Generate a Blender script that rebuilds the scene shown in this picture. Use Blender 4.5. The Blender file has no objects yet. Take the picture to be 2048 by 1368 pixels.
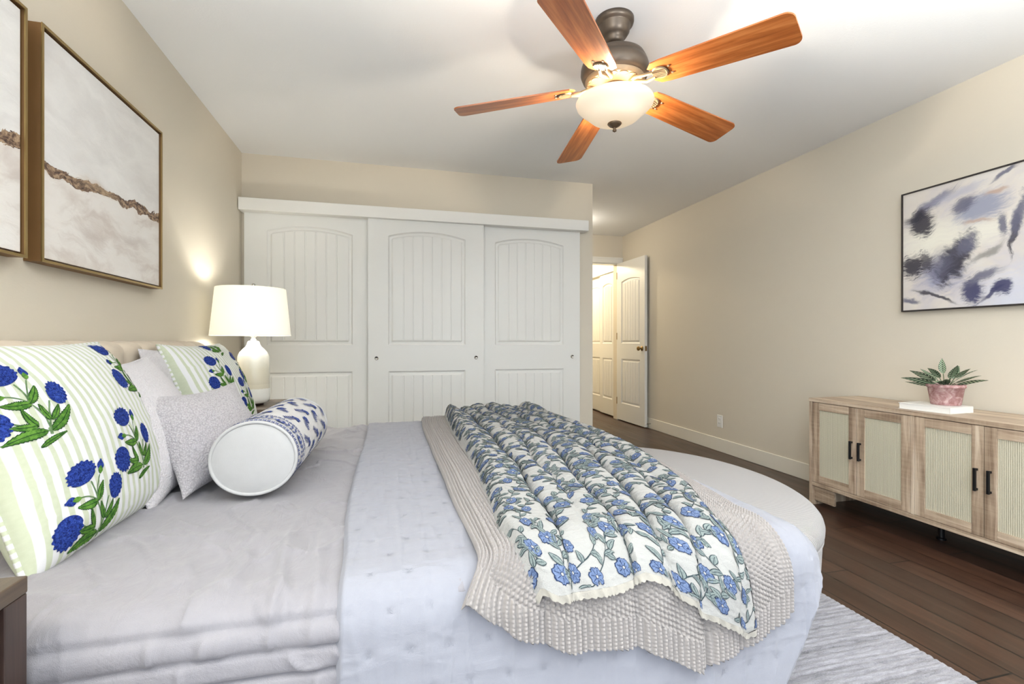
import bpy, math, random
import numpy as np
from mathutils import Vector, Matrix
random.seed(7)
rng = np.random.default_rng(7)
PI = math.pi
SC = bpy.context.scene
COL = SC.collection

def lin(r, g, b, a=1.0):
    f = lambda c: (c/255/12.92) if c/255 <= 0.04045 else ((c/255+0.055)/1.055)**2.4
    return (f(r), f(g), f(b), a)

# ------------------------------------------------------------------ camera
CAMZ = 1.03
FPX = 953.0
YAW = math.atan(244/953.0)
cam = bpy.data.cameras.new('camera')
cam.sensor_width = 36.0
cam.lens = FPX/2048*36.0
cam.clip_start = 0.02
camo = bpy.data.objects.new('camera', cam)
camo.location = (0, 0, CAMZ)
camo.rotation_euler = (PI/2, 0, -YAW)
COL.objects.link(camo)
SC.camera = camo

# ------------------------------------------------------------------ world, view, daylight
W = bpy.data.worlds.new('sky')
SC.world = W
W.use_nodes = True
W.node_tree.nodes['Background'].inputs[0].default_value = lin(205, 222, 245)
W.node_tree.nodes['Background'].inputs[1].default_value = 1.0
SC.view_settings.view_transform = 'Standard'
SC.view_settings.look = 'None'
SC.view_settings.gamma = 1.0
SC.view_settings.exposure = 0.30
SC.view_settings.use_curve_mapping = False

def area(name, loc, rot, sx, sy, power, color):
    l = bpy.data.lights.new(name, 'AREA')
    l.shape = 'RECTANGLE'; l.size = sx; l.size_y = sy
    l.energy = power; l.color = color
    o = bpy.data.objects.new(name, l)
    o.location = loc; o.rotation_euler = rot
    COL.objects.link(o)
    return o
def point(name, loc, power, color, r):
    l = bpy.data.lights.new(name, 'POINT')
    l.energy = power; l.color = color; l.shadow_soft_size = r
    o = bpy.data.objects.new(name, l); o.location = loc
    COL.objects.link(o)
    return o
RYW = -3.0
# daylight through the wide glazed opening behind the camera
area('daylight', (0.95, RYW-.15, 1.25), (PI/2, 0, 0), 3.7, 2.2, 20, (0.80, 0.90, 1.0))
# window in the left wall, behind the camera, out of view
area('daylight_side', (-1.22, -1.55, 1.4), (0, -PI/2, 0), 1.7, 2.0, 80, (0.86, 0.93, 1.0))

# ------------------------------------------------------------------ shader helpers
MATS = {}
class NT:
    def __init__(self, name):
        self.m = bpy.data.materials.new(name); self.m.use_nodes = True
        self.t = self.m.node_tree; self.n = self.t.nodes
        self.b = self.n['Principled BSDF']
    def add(self, typ, **kw):
        x = self.n.new(typ)
        for k, v in kw.items():
            if k.startswith('i_'):
                key = k[2:]; key = int(key) if key.isdigit() else key.replace('_', ' ')
                x.inputs[key].default_value = v
            else: setattr(x, k, v)
        return x
    def link(self, a, b): self.t.links.new(a, b)
    def coord(self, kind='Object', scale=(1, 1, 1), rot=(0, 0, 0), loc=(0, 0, 0)):
        c = self.add('ShaderNodeTexCoord'); mp = self.add('ShaderNodeMapping')
        mp.inputs['Scale'].default_value = scale; mp.inputs['Rotation'].default_value = rot
        mp.inputs['Location'].default_value = loc
        self.link(c.outputs[kind], mp.inputs[0]); return mp.outputs[0]
    def noise(self, vec, scale, detail=3, rough=.5, dist=0):
        x = self.add('ShaderNodeTexNoise'); x.inputs['Scale'].default_value = scale
        x.inputs['Detail'].default_value = detail; x.inputs['Roughness'].default_value = rough
        x.inputs['Distortion'].default_value = dist
        if vec is not None: self.link(vec, x.inputs['Vector'])
        return x.outputs['Fac']
    def ramp(self, fac, stops, interp='LINEAR'):
        x = self.add('ShaderNodeValToRGB'); cr = x.color_ramp; cr.interpolation = interp
        while len(cr.elements) < len(stops): cr.elements.new(0.5)
        for e, (p, c) in zip(cr.elements, stops): e.position = p; e.color = c
        self.link(fac, x.inputs[0]); return x.outputs[0]
    def mix(self, fac, a, b, mode='MIX'):
        x = self.add('ShaderNodeMix', data_type='RGBA', blend_type=mode)
        for s, v in ((0, fac), (6, a), (7, b)):
            if hasattr(v, 'links'): self.link(v, x.inputs[s])
            else: x.inputs[s].default_value = v
        return x.outputs[2]
    def math(self, op, a, b=0.0, c=0.0):
        x = self.add('ShaderNodeMath', operation=op)
        for s, v in enumerate((a, b, c)):
            if hasattr(v, 'links'): self.link(v, x.inputs[s])
            else: x.inputs[s].default_value = v
        return x.outputs[0]
    def sep(self, vec):
        x = self.add('ShaderNodeSeparateXYZ'); self.link(vec, x.inputs[0]); return x.outputs
    def bump(self, h, strength=.3, dist=.002):
        x = self.add('ShaderNodeBump'); x.inputs['Strength'].default_value = strength
        x.inputs['Distance'].default_value = dist
        self.link(h, x.inputs['Height']); self.link(x.outputs[0], self.b.inputs['Normal'])
    def color(self, c):
        if hasattr(c, 'links'): self.link(c, self.b.inputs['Base Color'])
        else: self.b.inputs['Base Color'].default_value = c
    def rough(self, r):
        if hasattr(r, 'links'): self.link(r, self.b.inputs['Roughness'])
        else: self.b.inputs['Roughness'].default_value = r
    def done(self, key=None):
        MATS[key or self.m.name] = self.m; return self.m

def plain(name, col, rough=.5, metal=0, bump=None, emit=None, mottle=0.0, sheen=0, spec=None):
    N = NT(name); N.color(col); N.rough(rough); N.b.inputs['Metallic'].default_value = metal
    if sheen: N.b.inputs['Sheen Weight'].default_value = sheen; N.b.inputs['Sheen Roughness'].default_value = .5
    if spec is not None: N.b.inputs['Specular IOR Level'].default_value = spec
    v = N.coord()
    if mottle:
        f = N.noise(v, 6, 4)
        d = tuple(c*(1-mottle) for c in col[:3])+(1,)
        N.color(N.mix(f, d, col))
    if bump: N.bump(N.noise(v, bump[0], 3), bump[1], bump[2])
    if emit:
        N.b.inputs['Emission Color'].default_value = emit[0]; N.b.inputs['Emission Strength'].default_value = emit[1]
    return N.done()

wallc = lin(217, 208, 191)
plain('wall_paint', wallc, .75, bump=(160, .25, .0015))
plain('ceiling_paint', lin(243, 243, 242), .85, bump=(120, .25, .002))
plain('white_trim', lin(236, 234, 228), .35)
plain('cream_trim', lin(232, 226, 212), .4)
plain('door_paint', lin(230, 229, 224), .38)
plain('dark_gap', lin(30, 28, 26), .8)
plain('chrome', lin(190, 188, 182), .22, 1)
plain('antique_brass', lin(150, 122, 78), .28, 1)
plain('black_metal', lin(22, 22, 24), .4, .3)
plain('plastic_white', lin(238, 236, 230), .35)
plain('bronze', lin(112, 100, 88), .42, .75, mottle=.45)
plain('bronze_light', lin(170, 146, 116), .45, .5, mottle=.3)
plain('fan_finial', lin(110, 92, 74), .4, .8)

def fabric(name, col, weave=900, strength=.25, dist=.0006, wrinkle=None, mott=.04, sheen=.15, rough=.9):
    N = NT(name); v = N.coord()
    f = N.noise(v, 40, 3)
    d = tuple(c*(1-mott*2) for c in col[:3])+(1,)
    N.color(N.mix(f, d, col)); N.rough(rough)
    N.b.inputs['Sheen Weight'].default_value = sheen
    N.b.inputs['Specular IOR Level'].default_value = .2
    h = N.noise(v, weave, 2)
    if wrinkle:
        sc, amt, vecscale = wrinkle
        v2 = N.coord(scale=vecscale)
        w = N.noise(v2, sc, 4, .55, .6)
        h = N.math('ADD', N.math('MULTIPLY', w, amt), h)
    N.bump(h, strength, dist)
    return N.done()

fabric('comforter_cloth', lin(151, 148, 152), wrinkle=(16, 9, (1.2, .5, 1)), strength=.5, dist=.0016, sheen=.25, rough=.7)
fabric('quilt_cloth', lin(154, 155, 163), wrinkle=(30, 5, (.35, 1.6, 1)), strength=.4, dist=.001)
fabric('knit_yarn', lin(164, 158, 154), weave=700, strength=.4, dist=.001, mott=.06)
fabric('white_linen', lin(192, 191, 190), weave=600, strength=.4)
fabric('bolster_cloth', lin(206, 204, 202), weave=600, strength=.3)
fabric('throw_cloth', lin(166, 165, 161), wrinkle=(60, 4, (1, 2.2, 1)), strength=.5, dist=.0012, weave=500)
fabric('lace', lin(176, 171, 160), weave=400, strength=.6, dist=.001)
fabric('headboard_cloth', lin(206, 192, 172), weave=700, strength=.3)
fabric('mattress_cloth', lin(214, 210, 204))

def boucle(name, col, dark):
    N = NT(name); v = N.coord()
    vo = N.add('ShaderNodeTexVoronoi'); vo.inputs['Scale'].default_value = 190
    N.link(v, vo.inputs['Vector'])
    n = N.noise(v, 120, 4, .6, 1.5)
    h = N.math('ADD', N.math('MULTIPLY', vo.outputs['Distance'], -1), n)
    N.color(N.ramp(vo.outputs['Distance'], [(0, col), (.75, dark)])); N.rough(.95)
    N.b.inputs['Sheen Weight'].default_value = .3
    N.bump(h, .8, .004)
    return N.done()
boucle('boucle_grey', lin(204, 200, 202), lin(168, 163, 166))
boucle('boucle_white', lin(222, 218, 220), lin(208, 203, 205))

# stripes: UV.x in metres across the cloth
def striped(name, along, period=.0265):
    N = NT(name); tc = N.add('ShaderNodeTexCoord'); s = N.sep(tc.outputs['UV'])
    n = N.noise(tc.outputs['UV'], 12, 2)
    x = N.math('ADD', s[along], N.math('MULTIPLY', n, .003))
    fr = N.math('FRACT', N.math('DIVIDE', x, period))
    st = N.math('MULTIPLY', N.math('SMOOTH_MIN', N.math('MULTIPLY', fr, 18), N.math('MULTIPLY', N.math('SUBTRACT', .5, fr), 18), .2), 1)
    st = N.math('MINIMUM', N.math('MAXIMUM', st, 0), 1)
    n2 = N.noise(tc.outputs['UV'], 90, 3)
    g = N.mix(n2, lin(180, 187, 160), lin(196, 202, 180))
    N.color(N.mix(st, lin(217, 217, 218), g)); N.rough(.9)
    N.b.inputs['Sheen Weight'].default_value = .15
    N.bump(N.noise(N.coord(), 800, 2), .25, .0006)
    return N.done()
striped('striped_cotton', 0)
striped('striped_piping', 0, .02)

def inkm(name, c1, c2, sc=160):
    N = NT(name); v = N.coord(); n = N.noise(v, sc, 3, .6, .8)
    N.color(N.ramp(n, [(.38, c1), (.6, c2)])); N.rough(.9)
    N.b.inputs['Specular IOR Level'].default_value = .2
    return N.done()
inkm('print_navy', lin(14, 26, 84), lin(42, 66, 150), 220)
inkm('print_navy_light', lin(30, 52, 130), lin(60, 88, 170), 160)
inkm('print_green', lin(58, 104, 38), lin(94, 138, 54), 90)
inkm('print_green_dark', lin(28, 56, 30), lin(44, 76, 40), 90)
inkm('print_stem', lin(84, 112, 74), lin(112, 138, 96), 90)
inkm('print_blue', lin(80, 96, 128), lin(108, 124, 156), 200)
inkm('print_blue_dark', lin(34, 46, 74), lin(48, 62, 94), 200)
inkm('print_sage', lin(108, 118, 118), lin(130, 140, 136), 160)
inkm('print_slate', lin(44, 54, 60), lin(60, 72, 76), 160)
inkm('print_indigo', lin(44, 58, 112), lin(76, 92, 150), 260)
inkm('print_indigo_soft', lin(120, 130, 168), lin(96, 108, 152), 260)

def wood(name, axis, c1, c2, c3, sc=1.0, rough=.45, bump=.15, saw=False):
    N = NT(name)
    s = [38*sc]*3; s[axis] = 2.2*sc
    v = N.coord(scale=tuple(s))
    n1 = N.noise(v, 1.0, 6, .62, .5)
    s2 = [7*sc]*3; s2[axis] = .9*sc
    n2 = N.noise(N.coord(scale=tuple(s2)), 1.0, 3, .5, 1.8)
    f = N.math('ADD', N.math('MULTIPLY', n1, .62), N.math('MULTIPLY', n2, .42))
    col = N.ramp(f, [(.40, c1), (.52, c2), (.64, c3)])
    if saw:
        s3 = [1.5]*3; s3[axis] = 70
        n3 = N.noise(N.coord(scale=tuple(s3)), 1.0, 2)
        col = N.mix(N.math('MULTIPLY', N.ramp(n3, [(.45, (0, 0, 0, 1)), (.62, (1, 1, 1, 1))]), .10), col, lin(226, 206, 176))
    N.color(col); N.rough(rough); N.bump(f, bump, .001)
    return N.done()
o1, o2, o3 = lin(134, 112, 92), lin(178, 156, 133), lin(212, 195, 172)
for ax, nm in enumerate('xyz'): wood('oak_'+nm, ax, o1, o2, o3, saw=(ax != 3))
wood('walnut_y', 1, lin(70, 52, 42), lin(100, 78, 64), lin(126, 102, 84), rough=.35)
wood('walnut_z', 2, lin(38, 28, 25), lin(54, 41, 37), lin(72, 55, 48), rough=.35)
wood('top_walnut', 1, lin(66, 54, 44), lin(86, 72, 59), lin(106, 91, 76), rough=.35)
wood('fan_wood', 0, lin(150, 80, 36), lin(184, 106, 52), lin(206, 132, 74), sc=1.3, rough=.3, bump=.05)

def cane():
    N = NT('cane'); v = N.coord(); s = N.sep(v)
    a = N.math('SINE', N.math('MULTIPLY', s[1], 2*PI/.0075))
    b = N.math('SINE', N.math('MULTIPLY', s[2], 2*PI/.006))
    n = N.noise(v, 300, 2)
    h = N.math('ADD', N.math('MULTIPLY', a, .5), N.math('MULTIPLY', b, .15))
    h = N.math('ADD', h, n)
    N.color(N.ramp(h, [(.0, lin(176, 168, 144)), (.8, lin(208, 202, 180))])); N.rough(.8)
    N.bump(h, .6, .0015); return N.done()
cane()

def floorm():
    N = NT('floor_planks'); c = N.add('ShaderNodeTexCoord')
    s = N.sep(c.outputs['Object'])
    cb = N.add('ShaderNodeCombineXYZ'); N.link(s[1], cb.inputs[0]); N.link(s[0], cb.inputs[1])
    br = N.add('ShaderNodeTexBrick', offset=.37, offset_frequency=3, squash=1)
    N.link(cb.outputs[0], br.inputs['Vector'])
    br.inputs['Scale'].default_value = 1; br.inputs['Brick Width'].default_value = 1.05
    br.inputs['Row Height'].default_value = .125; br.inputs['Mortar Size'].default_value = .0036
    br.inputs['Mortar Smooth'].default_value = .1; br.inputs['Bias'].default_value = 0
    br.inputs['Color1'].default_value = (0, 0, 0, 1); br.inputs['Color2'].default_value = (1, 1, 1, 1)
    g = N.noise(N.coord(scale=(30, 1.6, 1)), 1, 6, .62, .6)
    g2 = N.noise(N.coord(scale=(6, 1.2, 1)), 1, 3, .5, 1)
    col = N.ramp(g, [(.3, lin(48, 32, 25)), (.55, lin(78, 54, 42)), (.75, lin(104, 72, 54))])
    col = N.mix(N.math('MULTIPLY', br.outputs['Color'], .6), col, lin(26, 17, 14))
    col = N.mix(N.math('MULTIPLY', g2, .3), col, lin(82, 54, 38))
    col = N.mix(br.outputs['Fac'], col, lin(6, 4, 4))
    sl = N.math('GREATER_THAN', N.math('ABSOLUTE', N.math('SUBTRACT', N.math('FRACT', N.math('DIVIDE', s[0], .125)), .5)), .482)
    col = N.mix(N.math('MULTIPLY', sl, .85), col, lin(8, 5, 4))
    N.color(col)
    N.rough(N.math('ADD', .22, N.math('MULTIPLY', g2, .2)))
    h = N.math('SUBTRACT', N.math('MULTIPLY', g2, .6), N.math('MULTIPLY', sl, 1.5))
    N.bump(h, .35, .002); return N.done()
floorm()

def rugm():
    N = NT('rug_pile'); v = N.coord()
    n1 = N.noise(N.coord(scale=(18, 90, 1)), 1, 3, .6, .3)
    n2 = N.noise(v, 260, 3, .7)
    n3 = N.noise(N.coord(scale=(1.2, 45, 1)), 1, 2)
    f = N.math('ADD', N.math('MULTIPLY', n1, .4), N.math('MULTIPLY', n2, .35)); f = N.math('ADD', f, N.math('MULTIPLY', n3, .35))
    N.color(N.ramp(f, [(.4, lin(98, 96, 101)), (.56, lin(148, 146, 152)), (.72, lin(180, 178, 186))])); N.rough(1)
    N.b.inputs['Sheen Weight'].default_value = .3
    N.bump(f, .9, .006); return N.done()
rugm()

def cord(name, axis, period=.0085, col=lin(186, 182, 180)):
    N = NT(name); tc = N.add('ShaderNodeTexCoord'); s = N.sep(tc.outputs['UV'])
    n = N.noise(tc.outputs['UV'], 6, 2)
    x = N.math('ADD', s[axis], N.math('MULTIPLY', n, .006))
    a = N.math('SINE', N.math('MULTIPLY', x, 2*PI/period))
    d = tuple(c*.66 for c in col[:3])+(1,)
    N.color(N.ramp(N.math('ADD', N.math('MULTIPLY', a, .5), .5), [(0, d), (.5, col)])); N.rough(.9)
    N.b.inputs['Sheen Weight'].default_value = .3
    N.bump(a, .8, .003); return N.done()
cord('corduroy', 0, .0068)

# ------------------------------------------------------------------ mesh helpers
class MB:
    def __init__(self): self.v = []; self.f = []; self.m = []; self.uv = []
    def add(self, V, F, m=0, uv=None):
        o = len(self.v); self.v.extend([tuple(p) for p in V])
        for f in F: self.f.append(tuple(i+o for i in f)); self.m.append(m)
        if uv is None: uv = [(0, 0)]*len(V)
        self.uv.extend([tuple(q) for q in uv])
        return self
    def box(self, a, b, m=0):
        x0, y0, z0 = a; x1, y1, z1 = b
        V = [(x0, y0, z0), (x1, y0, z0), (x1, y1, z0), (x0, y1, z0), (x0, y0, z1), (x1, y0, z1), (x1, y1, z1), (x0, y1, z1)]
        F = [(0, 3, 2, 1), (4, 5, 6, 7), (0, 1, 5, 4), (1, 2, 6, 5), (2, 3, 7, 6), (3, 0, 4, 7)]
        return self.add(V, F, m)
    def lathe(self, prof, c=(0, 0, 0), n=48, m=0, M=None):
        V = []; F = []; k = len(prof)
        for i in range(n):
            a = 2*PI*i/n
            for r, z in prof:
                p = Vector((r*math.cos(a), r*math.sin(a), z))
                if M: p = M @ p
                V.append((p[0]+c[0], p[1]+c[1], p[2]+c[2]))
        for i in range(n):
            j = (i+1) % n
            for q in range(k-1): F.append((i*k+q, j*k+q, j*k+q+1, i*k+q+1))
        return self.add(V, F, m)
    def tube(self, pts, r, n=8, m=0, closed=False, uvlen=True):
        pts = [Vector(p) for p in pts]; k = len(pts); V = []; F = []; U = []
        rr = r if hasattr(r, '__len__') else [r]*k
        nrm = None; L = 0
        for i, p in enumerate(pts):
            a = pts[(i-1) % k] if (closed or i > 0) else p
            b = pts[(i+1) % k] if (closed or i < k-1) else p
            t = (b-a).normalized()
            if nrm is None:
                nrm = t.orthogonal().normalized()
            nrm = (nrm - t*nrm.dot(t)).normalized(); bn = t.cross(nrm)
            if i: L += (p-pts[i-1]).length
            for j in range(n):
                an = 2*PI*j/n
                V.append(p+(nrm*math.cos(an)+bn*math.sin(an))*rr[i]); U.append((L, j/n))
        for i in range(k if closed else k-1):
            i2 = (i+1) % k
            for j in range(n):
                j2 = (j+1) % n
                F.append((i*n+j, i*n+j2, i2*n+j2, i2*n+j))
        if not closed:
            F.append(tuple(range(n))[::-1]); F.append(tuple(range((k-1)*n, k*n)))
        return self.add(V, F, m, U)
    def prism(self, poly, z0, z1, m=0, M=None):
        k = len(poly)
        V = [Vector((x, y, z0)) for x, y in poly]+[Vector((x, y, z1)) for x, y in poly]
        if M: V = [M @ p for p in V]
        F = [tuple(range(k))[::-1], tuple(range(k, 2*k))]+[(i, (i+1) % k, k+(i+1) % k, k+i) for i in range(k)]
        return self.add(V, F, m)
    def grid(self, P, m=0, uv=None, flip=False, closed_u=False):
        P = np.asarray(P); a, b = P.shape[:2]
        V = P.reshape(-1, 3); F = []
        for i in range(a if closed_u else a-1):
            i2 = (i+1) % a
            for j in range(b-1):
                q = (i*b+j, i2*b+j, i2*b+j+1, i*b+j+1)
                F.append(q[::-1] if flip else q)
        return self.add(V, F, m, None if uv is None else np.asarray(uv).reshape(-1, 2))
    def build(self, name, mats, parent=None, smooth=False, bevel=0, seg=2, autos=None):
        me = bpy.data.meshes.new(name)
        me.from_pydata(self.v, [], self.f)
        if not isinstance(mats, (list, tuple)): mats = [mats]
        for q in mats: me.materials.append(MATS[q] if isinstance(q, str) else q)
        if len(mats) > 1: me.polygons.foreach_set('material_index', np.array(self.m, dtype=np.int32))
        if any(u != (0, 0) for u in self.uv[:4000]) or True:
            l = me.uv_layers.new(name='UVMap')
            li = np.zeros(len(me.loops), dtype=np.int32); me.loops.foreach_get('vertex_index', li)
            l.data.foreach_set('uv', np.array(self.uv, dtype=np.float32)[li].ravel())
        if smooth: me.polygons.foreach_set('use_smooth', np.ones(len(me.polygons), dtype=bool))
        me.update()
        o = bpy.data.objects.new(name, me); COL.objects.link(o)
        if parent: o.parent = parent
        if bevel:
            b = o.modifiers.new('bevel', 'BEVEL'); b.width = bevel; b.segments = seg; b.limit_method = 'ANGLE'; b.angle_limit = .6
            me.polygons.foreach_set('use_smooth', np.ones(len(me.polygons), dtype=bool))
            w = o.modifiers.new('wn', 'WEIGHTED_NORMAL'); w.keep_sharp = False
        elif autos:
            me.polygons.foreach_set('use_smooth', np.ones(len(me.polygons), dtype=bool))
            me.set_sharp_from_angle(angle=autos)
        return o

def tag(o, label, cat, group=None, kind=None):
    if label: o['label'] = label
    if cat: o['category'] = cat
    if group: o['group'] = group
    if kind: o['kind'] = kind
    return o
def empty(name, loc, label, cat, group=None, kind=None, rz=0):
    o = bpy.data.objects.new(name, None); o.location = loc; o.rotation_euler = (0, 0, rz)
    o.empty_display_size = .1; COL.objects.link(o)
    return tag(o, label, cat, group, kind)
def copy_tree(o, parent=None):
    c = o.copy(); COL.objects.link(c); c.parent = parent
    for ch in list(o.children): copy_tree(ch, c)
    return c
def bigmesh(name, P, mats, uv=None, parent=None, extra=None):
    """fast smooth quad grid from array P (a,b,3); extra = (V, quads, matidx) appended"""
    a, b = P.shape[:2]
    idx = np.arange(a*b).reshape(a, b)
    Q = np.stack([idx[:-1, :-1], idx[1:, :-1], idx[1:, 1:], idx[:-1, 1:]], -1).reshape(-1, 4)
    V = P.reshape(-1, 3); MI = np.zeros(len(Q), dtype=np.int32)
    UV = uv.reshape(-1, 2) if uv is not None else np.zeros((a*b, 2))
    if extra is not None:
        eV, eQ, eM = extra
        Q = np.vstack([Q, eQ+len(V)]); V = np.vstack([V, eV]); MI = np.concatenate([MI, eM])
        UV = np.vstack([UV, np.zeros((len(eV), 2))])
    return quads(name, V, Q, mats, UV, MI, parent)
def quads(name, V, Q, mats, UV, MI, parent=None):
    me = bpy.data.meshes.new(name)
    me.vertices.add(len(V)); me.vertices.foreach_set('co', np.asarray(V, dtype=np.float32).ravel())
    me.loops.add(len(Q)*4); me.loops.foreach_set('vertex_index', Q.astype(np.int32).ravel())
    me.polygons.add(len(Q)); me.polygons.foreach_set('loop_start', np.arange(0, len(Q)*4, 4, dtype=np.int32))
    me.polygons.foreach_set('loop_total', np.full(len(Q), 4, dtype=np.int32))
    for q in (mats if isinstance(mats, (list, tuple)) else [mats]): me.materials.append(MATS[q])
    me.polygons.foreach_set('material_index', MI.astype(np.int32))
    me.update(calc_edges=True)
    l = me.uv_layers.new(name='UVMap'); l.data.foreach_set('uv', np.asarray(UV, dtype=np.float32)[Q.ravel()].ravel())
    me.polygons.foreach_set('use_smooth', np.ones(len(Q), dtype=bool))
    me.validate(clean_customdata=False); me.update()
    o = bpy.data.objects.new(name, me); COL.objects.link(o)
    if parent: o.parent = parent
    return o

def sm(x, a, b):
    t = np.clip((x-a)/(b-a), 0, 1); return t*t*(3-2*t)
_perm = rng.random((256, 256))
def vnoise(x, y):
    x = np.asarray(x, float); y = np.asarray(y, float)
    xi = np.floor(x).astype(int); yi = np.floor(y).astype(int)
    fx = x-xi; fy = y-yi; fx = fx*fx*fx*(fx*(fx*6-15)+10); fy = fy*fy*fy*(fy*(fy*6-15)+10)
    g = lambda i, j: _perm[i % 256, j % 256]
    a = g(xi, yi)*(1-fx)+g(xi+1, yi)*fx; b = g(xi, yi+1)*(1-fx)+g(xi+1, yi+1)*fx
    return (a*(1-fy)+b*fy)*2-1
def fbm(x, y, o=3):
    s = 0; a = 1; t = 0
    for k in range(o): s = s+a*vnoise(x*2**k+17*k, y*2**k+31*k); t += a; a *= .5
    return s/t
def ridged(x, y, o=2):
    return 1-np.abs(fbm(x, y, o))*2

# decals: printed motifs that follow a surface function S(u,v)->(pos, normal); all arrays
class Print:
    """polygons of a printed motif laid on a curved surface as strips and rings"""
    def __init__(self): self.P = []; self.Q = []; self.M = []; self.L = []; self.n = 0
    def strip(self, pts, wl, wr, m, lift=1, na=2):
        pts = np.asarray(pts, float); k = len(pts)
        t = np.gradient(pts, axis=0); t /= np.linalg.norm(t, axis=1, keepdims=True)+1e-9
        nr = np.stack([-t[:, 1], t[:, 0]], 1)
        wl = np.broadcast_to(wl, (k,)); wr = np.broadcast_to(wr, (k,))
        s = np.linspace(0, 1, na+1)
        G = pts[:, None, :]+nr[:, None, :]*((1-s)[None, :, None]*wl[:, None, None]-s[None, :, None]*wr[:, None, None])
        self._grid(G, m, lift)
    def blob(self, c, rad, m, lift=1, rings=3):
        """rad: array (n,2) of outline offsets from c"""
        rad = np.asarray(rad, float); rad = np.vstack([rad, rad[:1]])
        s = np.linspace(0.02, 1, rings+1)
        G = np.asarray(c)[None, None, :]+rad[:, None, :]*s[None, :, None]
        self._grid(G, m, lift)
    def _grid(self, G, m, lift):
        a, b = G.shape[:2]; idx = np.arange(a*b).reshape(a, b)+self.n
        Q = np.stack([idx[:-1, :-1], idx[1:, :-1], idx[1:, 1:], idx[:-1, 1:]], -1).reshape(-1, 4)
        self.P.append(G.reshape(-1, 2)); self.Q.append(Q); self.M.append(np.full(len(Q), m)); self.L.append(np.full(a*b, lift)); self.n += a*b
    def place(self, S, inside, h=.0004):
        P = np.vstack(self.P); Q = np.vstack(self.Q); M = np.concatenate(self.M); L = np.concatenate(self.L)
        ok = inside(P[:, 0], P[:, 1]); keep = ok[Q].all(1); Q = Q[keep]; M = M[keep]
        pos, nr = S(P[:, 0], P[:, 1])
        V = pos+nr*(L*h+.0004)[:, None]
        return V, Q, M

def bez(a, b, c, n=9):
    t = np.linspace(0, 1, n)[:, None]; a, b, c = map(np.asarray, (a, b, c))
    return (1-t)**2*a+2*t*(1-t)*b+t*t*c
def leafpts(base, tip, bend, n=15):
    base = np.array(base, float); tip = np.array(tip, float); d = tip-base
    nrm = np.array([-d[1], d[0]]); return bez(base, (base+tip)/2+nrm*bend, tip, n)

# ------------------------------------------------------------------ room shell
LX, RX, BY, FY, RY, CH = -1.071, 3.01, 3.94, 5.80, RYW, 2.44
def st(name, a, b, mat, label, cat, bevel=0):
    o = MB().box(a, b).build(name, mat, bevel=bevel); return tag(o, label, cat, kind='structure')
st('floor', (LX-.1, RY-.1, -.1), (3.4, 8.2, 0), 'floor_planks', 'dark brown glossy wood plank floor', 'floor')
st('ceiling', (LX-.1, RY-.1, CH), (RX+.1, FY+.1, CH+.1), 'ceiling_paint', 'plain off-white ceiling above the bed', 'ceiling')
w = MB(); w.box((LX-.1, -.55, 0), (LX, BY, CH)); w.box((LX-.1, RY-.1, 0), (LX, -2.55, CH)); w.box((LX-.1, -2.55, 0), (LX, -.55, .55)); w.box((LX-.1, -2.55, 2.25), (LX, -.55, CH))
tag(w.build('wall_left', 'wall_paint'), 'beige wall behind the headboard', 'wall', kind='structure')
st('wall_back', (LX-.1, BY, 0), (1.751, BY+.1, CH), 'wall_paint', 'beige wall around the white closet doors', 'wall')
st('wall_return', (1.64, BY+.1, 0), (1.751, FY, CH), 'wall_paint', 'beige end of the closet beside the passage', 'wall')
w = MB(); w.box((RX, RY-.1, 0), (RX+.1, FY+.1, CH))
tag(w.build('wall_right', 'wall_paint'), 'beige wall behind the sideboard', 'wall', kind='structure')
# far wall with the doorway
w = MB(); OX0, OX1, OH = 2.21, 2.925, 2.075
w.box((1.64, FY, 0), (OX0, FY+.1, CH)); w.box((OX1, FY, 0), (RX, FY+.1, CH)); w.box((OX0, FY, OH), (OX1, FY+.1, CH))
tag(w.build('wall_far', 'wall_paint'), 'beige wall over the open doorway', 'wall', kind='structure')
# rear wall with wide window opening (behind the camera)
w = MB(); wx0, wx1, wz0, wz1 = -.95, 2.85, .12, 2.36
w.box((LX-.1, RY-.1, 0), (wx0, RY, CH)); w.box((wx1, RY-.1, 0), (RX+.1, RY, CH))
w.box((wx0, RY-.1, 0), (wx1, RY, wz0)); w.box((wx0, RY-.1, wz1), (wx1, RY, CH))
tag(w.build('wall_rear', 'wall_paint'), 'beige wall with the wide window behind the viewer', 'wall', kind='structure')
# hall beyond the doorway
st('wall_hall_right', (3.03, FY+.1, 0), (3.13, 8.1, CH), 'wall_paint', 'hall wall with sliding closet doors', 'wall')
st('wall_hall_left', (1.4, FY+.1, 0), (1.5, 8.1, CH), 'wall_paint', 'hall wall seen through the doorway', 'wall')
st('wall_hall_end', (1.4, 8.0, 0), (3.13, 8.1, CH), 'wall_paint', 'end wall of the hall', 'wall')
st('ceiling_hall', (1.4, FY+.1, CH), (3.13, 8.1, CH+.1), 'ceiling_paint', 'hall ceiling beyond the doorway', 'ceiling')
point('hall_bulb', (2.3, 6.7, 2.25), 42, (1, .86, .6), .06)
# doorway casing
w = MB()
w.box((OX0-.09, FY-.018, 0), (OX0, FY, OH+.07)); w.box((OX0, FY-.018, OH), (RX-.005, FY, OH+.075))
w.box((OX1, FY-.018, 0), (RX-.03, FY, OH)); w.box((OX0, FY, OH-.015), (OX1, FY+.1, OH))
w.box((OX0, FY-.002, 0), (OX0+.015, FY+.1, OH-.015)); w.box((OX0-.02, FY-.024, OH+.055), (RX-.005, FY-.018, OH+.075))
tag(w.build('trim_1', 'white_trim', bevel=.003), 'white casing around the open doorway', 'door casing', kind='structure')
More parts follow.
